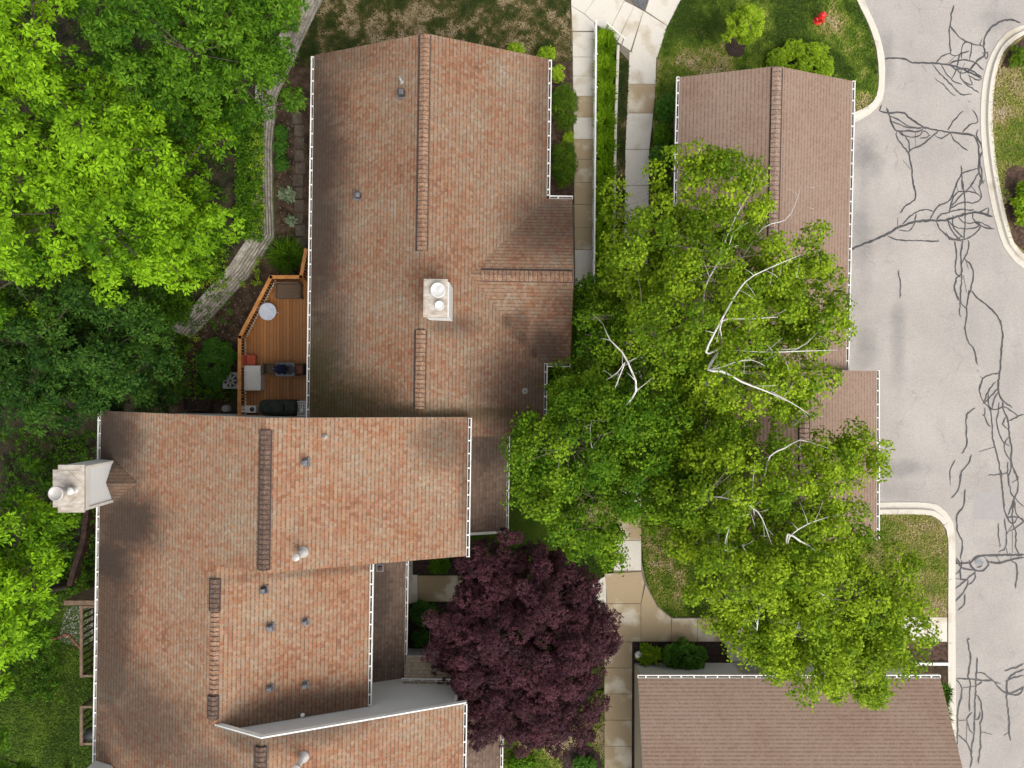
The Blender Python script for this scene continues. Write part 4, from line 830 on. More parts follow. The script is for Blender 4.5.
# court wall lamp and door on the east side
m = MB(); m.box(B(3.72, -7.2, 1.15), (.06, .95, 2.1), B.rot); d_ = m.build('door', M['trim'], hb); m = MB(); m.lathe(*B(3.77, -6.85, 0).xy, [(.02, 1.0), (.035, 1.03), (.035, 1.07), (.02, 1.1)], 8); m.build('handle', M['greymetal'], d_)

# ---- garages
def garage(name, label, fr, hw, z1, ze, v0, v1, gl, gr, capname=True, seed=20, group='brown roofed garages'):
    s = (z1 - ze) / hw; o = thing(name, label, 'garage', fr(0, (v0 + v1) / 2, 0), group)
    m = MB()
    m.slab([fr(0, v0, z1), fr(-hw, v0, ze), fr(-hw, v1, ze), fr(0, v1, z1)], .15, 1); m.slab([fr(0, v0, z1), fr(0, v1, z1), fr(hw, v1, ze), fr(hw, v0, ze)], .15, 1)
    m.build('roof', [M['roof_g'], M['trim']], o)
    m = MB(); i = .36
    gable_body(m, fr, [(-hw + i, 0), (hw - i, 0), (hw - i, ze + s * i - .2), (0, z1 - .2), (-hw + i, ze + s * i - .2)], v0 - .25, v1 + .25); m.build('wall', M['siding_tan'], o)
    ridge_caps(o, fr(0, v0 - .05, z1), fr(0, v1 + .05, z1), fr.u, s, .19, .06, .19, mat='ridge_g')
    gutter(o, fr(-hw, v1, ze - .01), fr(-hw, v0, ze - .01), -fr.u, seed=seed); gutter(o, fr(hw, v0, ze - .01), fr(hw, v1, ze - .01), fr.u, seed=seed + 1)
    n = 2 if abs(v1 - v0) > 9 else 1
    for k in range(n):
        vv = v0 + (v1 - v0) * (k + .5) / n; m = MB(); m.box(fr(hw - i + .02, vv, 1.1), (.05, abs(v1 - v0) / n * .72, 2.15), fr.rot); d = m.build('garage_door', M['white'], o)
        m = MB()
        for q in range(1, 4): m.box(fr(hw - i + .05, vv, .1 + q * .53), (.02, abs(v1 - v0) / n * .7, .02), fr.rot)
        m.build('door_seam', M['acgrey'], d)
    return o
G1 = Frame(P(777, 66, 3.9), 1.3); garage('garage', 'brown roofed garage beside the hydrant lawn, its roof partly under the birch crown', G1, 3.62, 3.9, 2.7, 0, -12.1, 0, 0, seed=20)
G2 = Frame((11.75, .55, 0), 0); garage('garage', 'short brown roofed garage beside the kerbed dry lawn, mostly hidden by birch leaves', G2, 3.52, 3.85, 2.7, 0, -7.08, 0, 0, seed=24)
g3 = thing('garage', 'wide garage with plain brown roof behind the mulch bed of hosta and hydrangea', 'garage', (11.6, -16, 0), 'brown roofed garages')
y0, ye = -12.32, -19.8; ym = (y0 + ye) / 2
m = MB(); m.slab([(5.28, y0, 2.7), (5.28, ym, 3.9), (18.25, ym, 3.9), (17.93, y0, 2.7)], .15, 1); m.slab([(5.28, ym, 3.9), (5.28, ye, 2.7), (18.5, ye, 2.7), (18.25, ym, 3.9)], .15, 1); m.build('roof', [M['roof_g'], M['trim']], g3)
fr3 = Frame((5.6, ym, 0), -90)   # u runs along -y
m = MB()
pr = [(y0 - .42, 0), (y0 - .42, 2.63), (ym, 3.7), (ye + .42, 2.63), (ye + .42, 0)]
a = [Vector((5.58, y, z)) for y, z in pr]; b = [Vector((17.6, y, z)) for y, z in pr]; m.face(a); m.face(b[::-1])
for i in range(5): j = (i + 1) % 5; m.face([a[j], a[i], b[i], b[j]])
m.build('wall', M['siding_tan'], g3)
m = MB(); m.box((11.5, y0 - .405, 1.25), (11.8, .03, 2.4)); m.build('wall', M['siding'], g3)
gutter(g3, (5.28, y0, 2.69), (17.93, y0, 2.69), (0, 1, 0), seed=30)
ridge_caps(g3, (5.35, ym, 3.9), (18.2, ym, 3.9), (0, 1, 0), .32, .19, .06, .19, mat='ridge_g')
m = MB(); m.box((10.6, y0 - .37, 1.1), (.95, .05, 2.1)); d = m.build('door', M['acgrey'], g3); m = MB(); m.box((10.6, y0 - .38, 1.12), (1.12, .03, 2.25)); m.build('door_frame', M['trim'], d); m = MB(); m.lathe(10.95, y0 - .33, [(.025, 1.0), (.04, 1.03), (.025, 1.06)], 8); m.build('handle', M['brightcap'], d)
m = MB(); m.lathe(6.95, y0 - .30, [(.05, 1.75), (.085, 1.8), (.085, 2.0), (.03, 2.08)], 12); m.build('wall_lamp', M['blackmetal'], g3, True)
down(g3, Vector((17.2, y0 - .3, 0)), 2.6)

# ------------------------------------------------------------------ fence, handrail, edging
fz = 1.0
fo = thing('railing_fence', 'long thin white metal railing with posts beside the front walk of upper house', 'fence', P(594.5, 150, .1))
f0, f1, f2 = P(596.3, 20, fz), P(594, 285.5, fz), P(578.5, 286, fz)
m = MB(); m.box(((f0 + f1) / 2), (.075, (f0 - f1).length, .05), math.atan2(f0.x - f1.x, -(f1.y - f0.y)) * -1); m.build('top_rail', M['white'], fo)
m = MB(); m.box(((f1 + f2) / 2), ((f1 - f2).length, .07, .05)); m.build('top_rail', M['white'], fo)
m = MB(); lo0, lo1 = Vector((f0.x, f0.y, .3)), Vector((f1.x, f1.y, .3)); m.box((lo0 + lo1) / 2, (.03, (f0 - f1).length, .03), -math.atan2(f0.x - f1.x, f0.y - f1.y)); m.build('lower_rail', M['white'], fo)
pts = [f0.lerp(f1, k / 8) for k in range(9)] + [f2]
for p in pts:
    m = MB(); m.box((p.x, p.y, .5), (.05, .05, .96)); m.box((p.x + .05, p.y, .92), (.08, .05, .05)); m.build('post', M['white'], fo)
m = MB()
for k in range(1, 96):
    p = f0.lerp(f1, k / 96); m.box((p.x, p.y, .64), (.014, .014, .68))
m.build('baluster', M['white'], fo)
hr = thing('handrail', 'short white handrail with two posts standing at the plaza edge', 'handrail', P(613, 38, .1))
a, b = P(606.5, 22.5, 1.0), P(625.5, 39, 1.0); m = MB(); m.tube([a, b], .03, 8); m.build('rail', M['white'], hr)
for q in (a.lerp(b, .08), a.lerp(b, .92)): m = MB(); m.tube([(q.x, q.y, .08), (q.x, q.y, 1.0)], .025, 8); m.build('post', M['acgrey'], hr)
m = MB(); ln = [P(618, 46, .1), P(615.5, 120, .1), P(614, 200, .1), P(613, 300, .1)]
for p, q in zip(ln, ln[1:]): m.prism([(p.x - .06, p.y), (p.x + .06, p.y), (q.x + .06, q.y), (q.x - .06, q.y)], 0, .2)
tag(m.build('edging_wall', M['conc']), 'low narrow concrete edging wall between daylilies and dry grass strip', 'edging')
m = MB(); p = P(923, 662.5); m.box((p.x, p.y, .1), (2.2, .12, .2)); tag(m.build('border_board', M['white']), 'white border board at the end of the brown mulch square', 'border')
m = MB(); p = P(934, 675, .8); m.box((p.x - .3, p.y, 1.6), (1.4, .08, .3))
# ------------------------------------------------------------------ hydrant, path light
h = P(817, 21.5, .085); ho = thing('fire_hydrant', 'red fire hydrant standing in the lawn near the curved kerb', 'hydrant', h)
m = MB(); m.lathe(h.x, h.y, [(.20, .08), (.20, .13), (.135, .15), (.125, .52), (.17, .54), (.17, .60), (.15, .62), (.13, .72), (.07, .80)], 18); m.build('body', M['red'], ho, True)
m = MB(); m.lathe(h.x, h.y, [(.045, .79), (.045, .86), (.02, .87)], 6); m.build('top_nut', M['red'], ho)
for an in (.5, .5 + math.pi, .5 + math.pi * 1.5):
    m = MB(); e = Vector((math.cos(an), math.sin(an), 0)); c = Vector((h.x, h.y, .47)); m.tube([c + e * .1, c + e * .2, c + e * .205, c + e * .25], [.065, .065, .085, .08], 12); m.build('nozzle', M['red'], ho)
l = P(637.5, 652.5, .09); lo = thing('path_light', 'round white path light in the mulch bed corner by the walk', 'path light', l)
m = MB(); m.lathe(l.x, l.y, [(.05, .05), (.04, .3), (.05, .32)], 10); m.build('stake', M['acgrey'], lo)
m = MB(); m.lathe(l.x, l.y, [(.05, .31), (.15, .33), (.17, .36), (.10, .40), (.03, .43)], 16); m.build('shade', M['white'], lo, True)
m = MB(); m.lathe(l.x + .03, l.y + .02, [(.045, .425), (.05, .45), (.02, .47)], 10); m.build('finial', M['acgrey'], lo)

# ------------------------------------------------------------------ deck and what stands on it
dz = 1.0
do = thing('wooden_deck', 'angled orange stained wooden deck with cedar railing beside the upper house', 'deck', P(270, 350, 0))
outl = [(311, 280), (275, 280), (244.5, 338.5), (244.5, 420), (311, 420)]
m = MB(); m.prism([(P(x, y, dz).x, P(x, y, dz).y) for x, y in outl], dz - .05, dz); m.build('deck_boards', M['deck'], do)
m = MB(); m.prism([(P(x, y, dz).x + .04, P(x, y, dz).y) for x, y in outl[1:4]] + [(P(309, 418, dz).x, P(309, 418, dz).y), (P(309, 282, dz).x, P(309, 282, dz).y)], dz - .3, dz - .055); m.build('joist_frame', M['darkwood'], do)
rl = [P(306, 250, 2.0), P(301, 277, 2.0), P(271, 277, 2.0), P(239.8, 337, 2.0), P(239.2, 425, 2.0)]
def board(m, a, b, w, hgt):
    d = b - a; m.box((a + b) / 2, (d.length + w * .8, w, hgt), math.atan2(d.y, d.x))
for a, b in zip(rl, rl[1:]):
    m = MB(); board(m, a, b, .15, .045); m.build('top_rail', M['rail'], do)
    m = MB(); board(m, a - Vector((0, 0, .85)), b - Vector((0, 0, .85)), .04, .09); m.build('side_rail', M['rail'], do)
    m = MB(); board(m, a - Vector((0, 0, .12)), b - Vector((0, 0, .12)), .04, .09); m.build('side_rail', M['rail'], do)
    m = MB(); n = int((b - a).length / .13)
    for k in range(1, n): p = a.lerp(b, k / n); m.box((p.x, p.y, 1.52), (.035, .035, .8))
    m.build('baluster', M['rail'], do)
a_, b_ = P(275.5, 281, 1.04), P(245.5, 338.5, 1.04)
for (a, b) in ((a_, b_), (b_, P(245.5, 420, 1.04))): m = MB(); board(m, a, b, .05, .05); m.build('edge_strip', M['white'], do)
for p in rl + [rl[2].lerp(rl[3], .5), rl[3].lerp(rl[4], .33), rl[3].lerp(rl[4], .66)]:
    m = MB(); m.box((p.x, p.y, .98), (.09, .09, 1.96)); m.build('post', M['rail'], do)
# round side table
p = P(267.5, 311.5, 1.55); o = thing('round_table', 'small round white blue table near the angled deck railing', 'table', (p.x, p.y, dz))
m = MB(); m.lathe(p.x, p.y, [(.36, 1.50), (.385, 1.52), (.385, 1.55), (.37, 1.56), (.3, 1.556)], 28); m.build('table_top', M['ptable'], o, True)
for k in range(3): e = Vector((math.cos(k * 2.09), math.sin(k * 2.09), 0)); m = MB(); m.tube([(p.x + e.x * .12, p.y + e.y * .12, 1.5), (p.x + e.x * .3, p.y + e.y * .3, dz)], .018, 6); m.build('leg', M['white'], o)
# wicker loveseat
def seat(name, label, px, py, w, d, rot, mat, cat, group=None, back=True, arms=True, sh=.40, cush=None):
    p = P(px, py, dz + .4); o = thing(name, label, cat, (p.x, p.y, dz), group); cs, sn = math.cos(rot), math.sin(rot)
    at = lambda x, y: (p.x + x * cs - y * sn, p.y + x * sn + y * cs)
    m = MB(); m.rbox(*at(0, 0), dz + sh - .08, w, d, .1, .03, rot); m.build('seat', cush or mat, o)
    if back: m = MB(); m.rbox(*at(0, d / 2 - .03), dz + sh, w, .07, .45, .025, rot, cr=.03); m.build('backrest', mat, o)
    if arms:
        for sg in (1, -1): m = MB(); m.rbox(*at(sg * (w / 2 - .03), 0), dz + sh + .18, .06, d * .9, .045, .02, rot); m.box((*at(sg * (w / 2 - .03), -d * .4), dz + sh * .5 + .1), (.04, .04, sh + .2), rot); m.build('armrest', mat, o)
    for sx in (1, -1):
        for sy in (1, -1): m = MB(); m.box((*at(sx * (w / 2 - .05), sy * (d / 2 - .05)), dz + (sh - .08) / 2), (.045, .045, sh - .08), rot); m.build('leg', mat, o)
    return o
seat('wicker_loveseat', 'dark brown wicker loveseat at the north end of the deck', 289, 291, 1.1, .68, 0, M['wicker'], 'loveseat')
seat('deck_chair', 'small faded red chair between white storage box and deck railing', 250.5, 360, .44, .42, math.pi / 2, M['redfade'], 'chair', 'deck chairs', arms=False)
seat('deck_chair', 'brown chair on the west side of the umbrella table on deck', 271, 369, .5, .5, math.pi / 2, M['wicker'], 'chair', 'deck chairs')
seat('deck_chair', 'reddish brown chair between umbrella table and house eave on deck', 300.5, 369.5, .5, .5, -math.pi / 2, M['darkwood'], 'chair', 'deck chairs', cush=M['brick'])
p = P(285, 369.5, 1.7); o = thing('glass_table', 'dark glass patio table under the closed navy umbrella on deck', 'table', (p.x, p.y, dz))
m = MB(); m.rbox(p.x, p.y, dz + .68, .86, .62, .03, .01, cr=.12); m.build('table_top', M['glass'], o)
for sx in (1, -1):
    for sy in (1, -1): m = MB(); m.tube([(p.x + sx * .3, p.y + sy * .2, dz + .68), (p.x + sx * .38, p.y + sy * .26, dz)], .018, 6); m.build('leg', M['blackmetal'], o)
o = thing('patio_umbrella', 'closed navy blue patio umbrella rising from the dark glass table', 'umbrella', (p.x, p.y, dz))
m = MB(); n = 16
prof = [(.10, 1.95), (.20, 2.0), (.17, 2.35), (.12, 2.75), (.05, 3.1), (.02, 3.16)]
vs = []; fs = []
for (r, z) in prof:
    for i in range(n): k = r * (1.25 if i % 2 else .7); vs.append((p.x + k * math.cos(2 * math.pi * i / n) * 1.25, p.y + k * math.sin(2 * math.pi * i / n), z))
for L_ in range(5):
    for i in range(n): j = (i + 1) % n; fs.append((L_ * n + i, L_ * n + j, (L_ + 1) * n + j, (L_ + 1) * n + i))
m.mesh(vs, fs); m.build('canopy', M['navy'], o)
m = MB(); m.tube([(p.x, p.y, dz + .02), (p.x, p.y, 3.2)], .02, 8); m.build('pole', M['greymetal'], o); m = MB(); m.lathe(p.x, p.y, [(.24, dz + .004), (.22, dz + .06), (.05, dz + .09)], 16); m.build('base', M['blackmetal'], o)
p = P(252.8, 378, 1.5); o = thing('storage_box', 'white plastic storage box standing against the deck railing', 'storage box', (p.x, p.y, dz))
m = MB(); m.rbox(p.x, p.y, dz, .68, 1.04, .5, .03); m.build('body', M['plastic'], o); m = MB(); m.rbox(p.x, p.y, dz + .505, .73, 1.09, .06, .03); m.build('lid', M['plastic'], o)
p = P(248.5, 409.3, 1.4); o = thing('gas_tank_box', 'small white box with round dark cap beside covered grill', 'box', (p.x, p.y, dz))
m = MB(); m.rbox(p.x, p.y, dz, .66, .32, .4, .03); m.build('body', M['plastic'], o); m = MB(); m.lathe(p.x + .16, p.y, [(.10, dz + .4), (.10, dz + .43), (.04, dz + .45)], 14); m.build('cap', M['blackmetal'], o)
p = P(277, 407.5, 1.9); o = thing('covered_grill', 'barbecue grill under a dark green fabric cover on the deck', 'grill', (p.x, p.y, dz))
m = MB(); m.rbox(p.x, p.y, dz + .12, 1.62, .66, .78, .12, cr=.2); m.build('cover', M['cover'], o, True); m = MB(); m.rbox(p.x - .15, p.y, dz + .9, .95, .5, .12, .1, cr=.2); m.build('hood', M['cover'], o, True)
for sx in (1, -1): m = MB(); m.box((p.x + sx * .5, p.y, dz + .07), (.08, .4, .14)); m.build('leg', M['blackmetal'], o)
p = P(301.5, 408.5, 1.6); o = thing('lattice_stand', 'white lattice topped stand in the deck corner under the eave', 'stand', (p.x, p.y, dz))
m = MB()
for k in range(4): m.box((p.x - .16 + k * .107, p.y, dz + .6), (.03, .66, .03)); 
for k in range(6): m.box((p.x, p.y - .31 + k * .124, dz + .6), (.36, .03, .028))
m.build('lattice_top', M['white'], o); m = MB(); m.box((p.x, p.y, dz + .55), (.34, .62, .02)); m.build('shelf', M['acgrey'], o)
for sx in (1, -1):
    for sy in (1, -1): m = MB(); m.box((p.x + sx * .15, p.y + sy * .3, dz + .3), (.035, .035, .58)); m.build('leg', M['white'], o)
m = MB(); m.lathe(p.x + .02, p.y - .1, [(.1, dz + .63), (.12, dz + .66), (.07, dz + .7)], 14); tag(m.build('white_bowl', M['plastic'], None, True), 'white bowl sitting on the lattice topped stand', 'bowl')
# beside the deck
p = P(232, 380.5, .6); o = thing('air_conditioner', 'grey air conditioning unit on the soil just outside deck railing', 'air conditioner', (p.x, p.y, 0))
m = MB(); m.rbox(p.x, p.y, .02, .74, .74, .72, .04); m.build('casing', M['acgrey'], o); m = MB(); m.lathe(p.x, p.y, [(.30, .745), (.30, .76), (.1, .765)], 24); m.build('fan_grille', M['blackmetal'], o)
m = MB(); 
for k in range(4): m.box((p.x, p.y, .79), (.56, .07, .012), k * math.pi / 4)
m.build('fan_blade', M['acgrey'], o)
p = P(197, 404, .3); o = thing('planter_box', 'low dark planter box on soil by the north wall of lower house', 'planter', (p.x, p.y, 0)); m = MB(); l_ = (1.2, .55)
for sx in (1, -1): m.box((p.x + sx * l_[0] / 2, p.y, .2), (.05, l_[1], .4)); m.box((p.x, p.y + sx * l_[1] / 2, .2), (l_[0] + .05, .05, .4))
m.build('side', M['darkwood'], o); m = MB(); m.box((p.x, p.y, .16), (l_[0] - .06, l_[1] - .06, .3)); m.build('soil_fill', M['mulch'], o)
p = P(226, 408.5, .2); o = thing('hose_reel', 'pale garden hose reel on the soil beside the deck', 'hose reel', (p.x, p.y, .02))
m = MB(); ln = []
for k in range(60): a = k * .42; r = .12 + .05 * math.sin(k * .13); ln.append((p.x + r * math.cos(a), p.y + r * math.sin(a) * .8, .15 + .002 * k))
m.tube(ln, .02, 6); m.build('hose', M['galv'], o); m = MB(); m.lathe(p.x, p.y, [(.17, .03), (.06, .05), (.06, .3), (.15, .31), (.15, .33)], 16); m.build('spool', M['acgrey'], o)

# ------------------------------------------------------------------ lower left balconies
def balcony(name, label, y0, y1, fz, extra):
    rz = fz + 1.0; o = thing(name, label, 'balcony', P(90, (y0 + y1) / 2, 0), 'balconies on the lower house west side')
    xo = P(81.5, y0, rz).x; ya, yb = P(80, y0, rz).y, P(80, y1, rz).y; xw = -15.0
    m = MB(); m.box(((xo + xw) / 2, (ya + yb) / 2, fz - .05), (xw - xo, ya - yb, .1)); m.build('floor', M['darkwood'], o)
    m = MB(); m.box((xo, (ya + yb) / 2, rz), (.12, ya - yb + .12, .06)); m.build('top_rail', M['tanwood'], o)
    for yy in (ya, yb): m = MB(); m.box(((xo + xw) / 2, yy, rz - .02), (xw - xo, .09, .06)); m.build('side_rail', M['tanwood'], o)
    n = int((ya - yb) / .28)
    for k in range(n + 1):
        m = MB(); yy = yb + (ya - yb) * k / n; m.box((xo, yy, fz + .5), (.05, .07 if 0 < k < n else .12, .98)); m.build('post' if k in (0, n) else 'baluster', M['darkwood'], o)
    m = MB(); m.box((xo, (ya + yb) / 2, fz + .12), (.05, ya - yb, .07)); m.build('bottom_rail', M['darkwood'], o)
    for yy in (ya - .1, yb + .1): m = MB(); m.box((xo + .2, yy, fz / 2 - .05), (.1, .1, fz - .1)); m.build('support_post', M['tanwood'], o)
    return o
balcony('balcony', 'longer dark wood balcony by the gravel bed on the lower house', 607, 676, 1.2, 0)
balcony('balcony', 'shorter dark wood balcony holding a covered kettle grill on lower house', 707, 744, 1.2, 1)
m = MB(); a, b = P(64, 603, 2.3), P(104, 603, 2.3); m.box(((a.x + b.x) / 2, a.y, 1.15), (b.x - a.x, .2, 2.3)); o = m.build('privacy_wall', M['tanwood']); tag(o, 'brown wooden privacy wall at the end of the longer balcony', 'wall')
p = P(90, 735, 2.0); o = thing('kettle_grill', 'dark round kettle grill on the shorter balcony', 'grill', (p.x, p.y, 1.2)); m = MB(); m.lathe(p.x, p.y, [(.1, 1.7), (.26, 1.8), (.3, 1.95), (.24, 2.08), (.05, 2.14)], 18); m.build('bowl', M['blackmetal'], o, True)
for k in range(3): m = MB(); m.tube([(p.x + .12 * math.cos(k * 2.1), p.y + .12 * math.sin(k * 2.1), 1.75), (p.x + .26 * math.cos(k * 2.1), p.y + .26 * math.sin(k * 2.1), 1.2)], .015, 6); m.build('leg', M['greymetal'], o)
m = MB(); ln = [P(52, 640, .1), P(68, 634, .1), P(82, 650, .1)]
for p, q in zip(ln, ln[1:]):
    d = q - p; n = max(2, int(d.length / .22))
    for k in range(n): c = p.lerp(q, (k + .5) / n); m.rbox(c.x, c.y, .03, .2, .1, .11, .012, math.atan2(d.y, d.x))
tag(m.build('brick_edging', M['brick']), 'red brick edging around the pale gravel bed', 'edging')
m = MB(); ln = [P(92, 470, .5), P(84, 540, .5), P(70, 585, .5)]
for p, q in zip(ln, ln[1:]):
    d = q - p; m.box((p + q) / 2 - Vector((0, 0, .2)), (d.length, .22, .6), math.atan2(d.y, d.x))
tag(m.build('garden_wall', M['darkwood']), 'dark low garden wall beside west wall of lower house', 'wall')

# ------------------------------------------------------------------ trees
WG = 'broadleaf trees of the woods'
tree('broadleaf_tree', 'large bright green woodland tree, biggest crown beside the timber wall', (196, 232), 1.1, (128, 196, 7.5),
     [(125, 175, 7.6, 70, 55, 2.6, .62), (70, 150, 7.6, 62, 55, 2.4, .70), (185, 190, 6.6, 52, 58, 2.2, .52), (120, 245, 7.2, 66, 52, 2.3, .66), (50, 225, 7.4, 55, 58, 2.4, .62), (146, 246, 6.2, 44, 38, 1.9, .5), (20, 285, 6.6, 48, 45, 2.0, .5), (95, 110, 6.8, 45, 30, 1.8, .55), (110, 190, 5.4, 110, 85, 1.3, .35), (180, 225, 4.8, 45, 55, 1.2, .35)],
     M['lf_bright'], M['bark'], .24, 5.2, (.42, .72), 34, 7, .205, .078, nlimb=16, group=WG, seed=2)
tree('broadleaf_tree', 'mid green woodland tree at the top edge next to the timber wall', (232, 120), 1.1, (190, 55, 8),
     [(150, 40, 7.8, 62, 58, 2.4, .40), (215, 45, 7.6, 58, 60, 2.4, .52), (250, 72, 6.6, 42, 38, 1.9, .50), (190, 95, 6.6, 52, 35, 1.8, .32), (210, -20, 7.6, 80, 50, 2.3, .5), (254, 28, 6.6, 32, 40, 1.7, .5), (135, -20, 7.6, 70, 50, 2.3, .5), (190, 50, 5.6, 100, 75, 1.3, .25), (190, 120, 5.2, 60, 35, 1.2, .25)],
     M['lf_mid'], M['bark'], .22, 5.2, (.42, .7), 34, 7, .195, .070, nlimb=14, group=WG, seed=4)
tree('broadleaf_tree', 'yellow green woodland tree filling the top left corner', (120, 130), 1.1, (30, 50, 8),
     [(30, 30, 7.9, 50, 44, 2.2, .68), (45, 75, 7.3, 40, 32, 1.9, .62), (-20, 60, 7.9, 60, 70, 2.3, .62), (15, -25, 7.6, 60, 40, 2.2, .6), (-60, -20, 7.6, 60, 60, 2.2, .6), (-50, 150, 7.4, 60, 60, 2.2, .6), (20, 110, 6.4, 60, 50, 1.8, .5)],
     M['lf_bright'], M['bark'], .2, 5.2, (.42, .7), 34, 7, .205, .076, nlimb=10, group=WG, seed=5)
tree('broadleaf_tree', 'dark green woodland tree just above the chimney of lower house', (160, 372), .5, (92, 350, 6),
     [(92, 335, 6.0, 68, 50, 2.2, .5), (55, 385, 5.8, 55, 45, 2.0, .45), (125, 375, 5.4, 50, 46, 1.9, .5), (25, 345, 5.8, 50, 52, 2.0, .45), (84, 398, 5.0, 40, 24, 1.4, .42), (146, 332, 5.0, 26, 30, 1.4, .75), (-40, 370, 5.8, 50, 60, 2.0, .45), (80, 370, 4.2, 90, 60, 1.2, .3), (70, 300, 5.0, 100, 26, 1.2, .4)],
     M['lf_dark'], M['bark'], .2, 5.6, (.4, .65), 40, 6, .175, .072, nlimb=12, group=WG, seed=6)
tree('broadleaf_tree', 'bright green tree at the left edge beside the west lawn', (66, 585), .06, (15, 590, 6),
     [(18, 540, 6.2, 48, 40, 1.8, .42), (20, 590, 6.4, 40, 38, 1.8, .66), (-5, 640, 6.2, 38, 50, 1.8, .62), (-50, 590, 6.4, 60, 80, 2.0, .6), (44, 555, 5.2, 20, 26, 1.2, .5), (22, 590, 4.4, 40, 60, 1.0, .3), (48, 530, 4.2, 20, 24, .9, .4)],
     M['lf_bright'], M['bark'], .2, 5.4, (.4, .65), 34, 7, .20, .076, nlimb=8, group=WG, seed=7)
tree('broadleaf_tree', 'mid green tree peeking in at the bottom left corner', (70, 775), .06, (5, 775, 5),
     [(8, 762, 4.6, 32, 22, 1.3, .5), (-30, 790, 5, 50, 50, 1.6, .5), (30, 775, 4.2, 18, 14, 1.0, .5)],
     M['lf_mid'], M['bark'], .16, 5.5, (.35, .55), 34, 7, .19, .072, nlimb=6, group=WG, seed=8)
BG = 'white barked birches'
def birch(label, basepx, top, lobes, mat, seed, dens=3.2, bare=(), nros=46, r=(.32, .6), inner=.4):
    o = tree('birch_tree', label, basepx, .08, top, lobes, M[mat], M['twig'], .15, dens, r, nros, 4, .128, .088, (.0, .9), 12, BG, seed, inner, up=.55, flat=.8, spread=.05, lf=.16, twig=.004)
    for pts in bare:
        tk = P(*top); q0 = P(*pts[0][:3]); back = (tk - q0); back.z = 0; back = back.normalized() * min(.9, back.length) if back.length > .05 else back
        ln = smooth_line([q0 + back + Vector((0, 0, -1.3))] + [P(x, y, z) for x, y, z, _ in [(a_, b_, c_ - .45, d_) for a_, b_, c_, d_ in pts]], .3); n = len(ln); rad = [p[3] * .40 for p in [pts[0]] + pts]
        rr = [float(np.interp(k / (n - 1) * (len(rad) - 1), range(len(rad)), rad)) for k in range(n)]
        m = MB(); m.tube(ln, rr, 7)
        rg = random.Random(len(ln) + seed)
        for k in range(n // 3, n):
            if rg.random() < .7:
                d = Vector((rg.uniform(-1, 1), rg.uniform(-1, 1), rg.uniform(-.1, .5))).normalized() * rg.uniform(.25, .8)
                m.tube([ln[k], ln[k] + d * .5 + Vector((0, 0, .04)), ln[k] + d], [rr[k] * .45, rr[k] * .3, .005], 5)
        m.build('bare_limb', M['birchbark'], o, True)
    return o
birch('tall sparse birch with bare white limbs spreading over the upper right garage', (645, 388), (706, 350, 7),
      [(660, 250, 8.0, 48, 55, 1.7, .35), (720, 200, 7.6, 62, 42, 1.4, .45), (690, 175, 7.4, 40, 22, 1.1, .4), (738, 165, 7.0, 22, 15, .9, .4), (785, 258, 7.6, 48, 32, 1.1, .55), (790, 295, 7.0, 40, 36, 1.0, .45), (700, 300, 8.6, 62, 48, 1.9, .38), (760, 310, 8.0, 46, 36, 1.4, .50), (808, 322, 7.2, 46, 34, 1.2, .45), (670, 340, 8.4, 55, 45, 1.9, .25), (740, 370, 8.6, 55, 40, 1.6, .50), (800, 390, 7.4, 38, 28, 1.2, .50), (640, 205, 6.8, 26, 38, 1.2, .55), (630, 290, 6.4, 30, 40, 1.4, .40), (675, 395, 6.4, 34, 34, 1.2, .3), (710, 430, 7.2, 40, 36, 1.3, .4), (700, 270, 6.2, 70, 60, 1.0, .3), (720, 330, 6.4, 80, 60, 1.2, .35), (765, 285, 6.8, 40, 30, 1.2, .45), (760, 400, 7.0, 60, 36, 1.3, .45), (650, 360, 6.2, 46, 60, 1.1, .25)],
      'lf_birch', 11, 7.6,
      [[(706, 352, 10.2, .085), (727, 310, 10.4, .075), (745, 282, 10.4, .06), (765, 270, 10.2, .045), (800, 255, 9.8, .02)], [(708, 370, 10.3, .10), (722, 371, 10.4, .09), (742, 382, 10.4, .075), (763, 390, 10.2, .055), (790, 402, 9.8, .035), (806, 412, 9.5, .012)],
       [(710, 370, 10.3, .06), (735, 362, 10.2, .05), (752, 360, 10.0, .03), (765, 366, 9.8, .012)], [(722, 321, 10.3, .05), (750, 319, 10.2, .045), (778, 317, 9.9, .02)], [(705, 288, 9.2, .05), (715, 268, 9.4, .07), (728, 248, 9.4, .06), (733, 232, 9.2, .02)],
       [(735, 218, 8.8, .055), (746, 200, 8.8, .05), (757, 182, 8.6, .03), (752, 195, 8.5, .012)], [(763, 228, 8.4, .05), (785, 220, 8.2, .05), (795, 205, 8.0, .03), (801, 186, 7.8, .012)], [(765, 352, 9.6, .04), (805, 351, 9.2, .04), (838, 350, 8.8, .012)], [(798, 348, 9.0, .03), (818, 332, 8.8, .012)], [(783, 398, 9.6, .04), (795, 405, 9.4, .03), (810, 415, 9.0, .012)]])
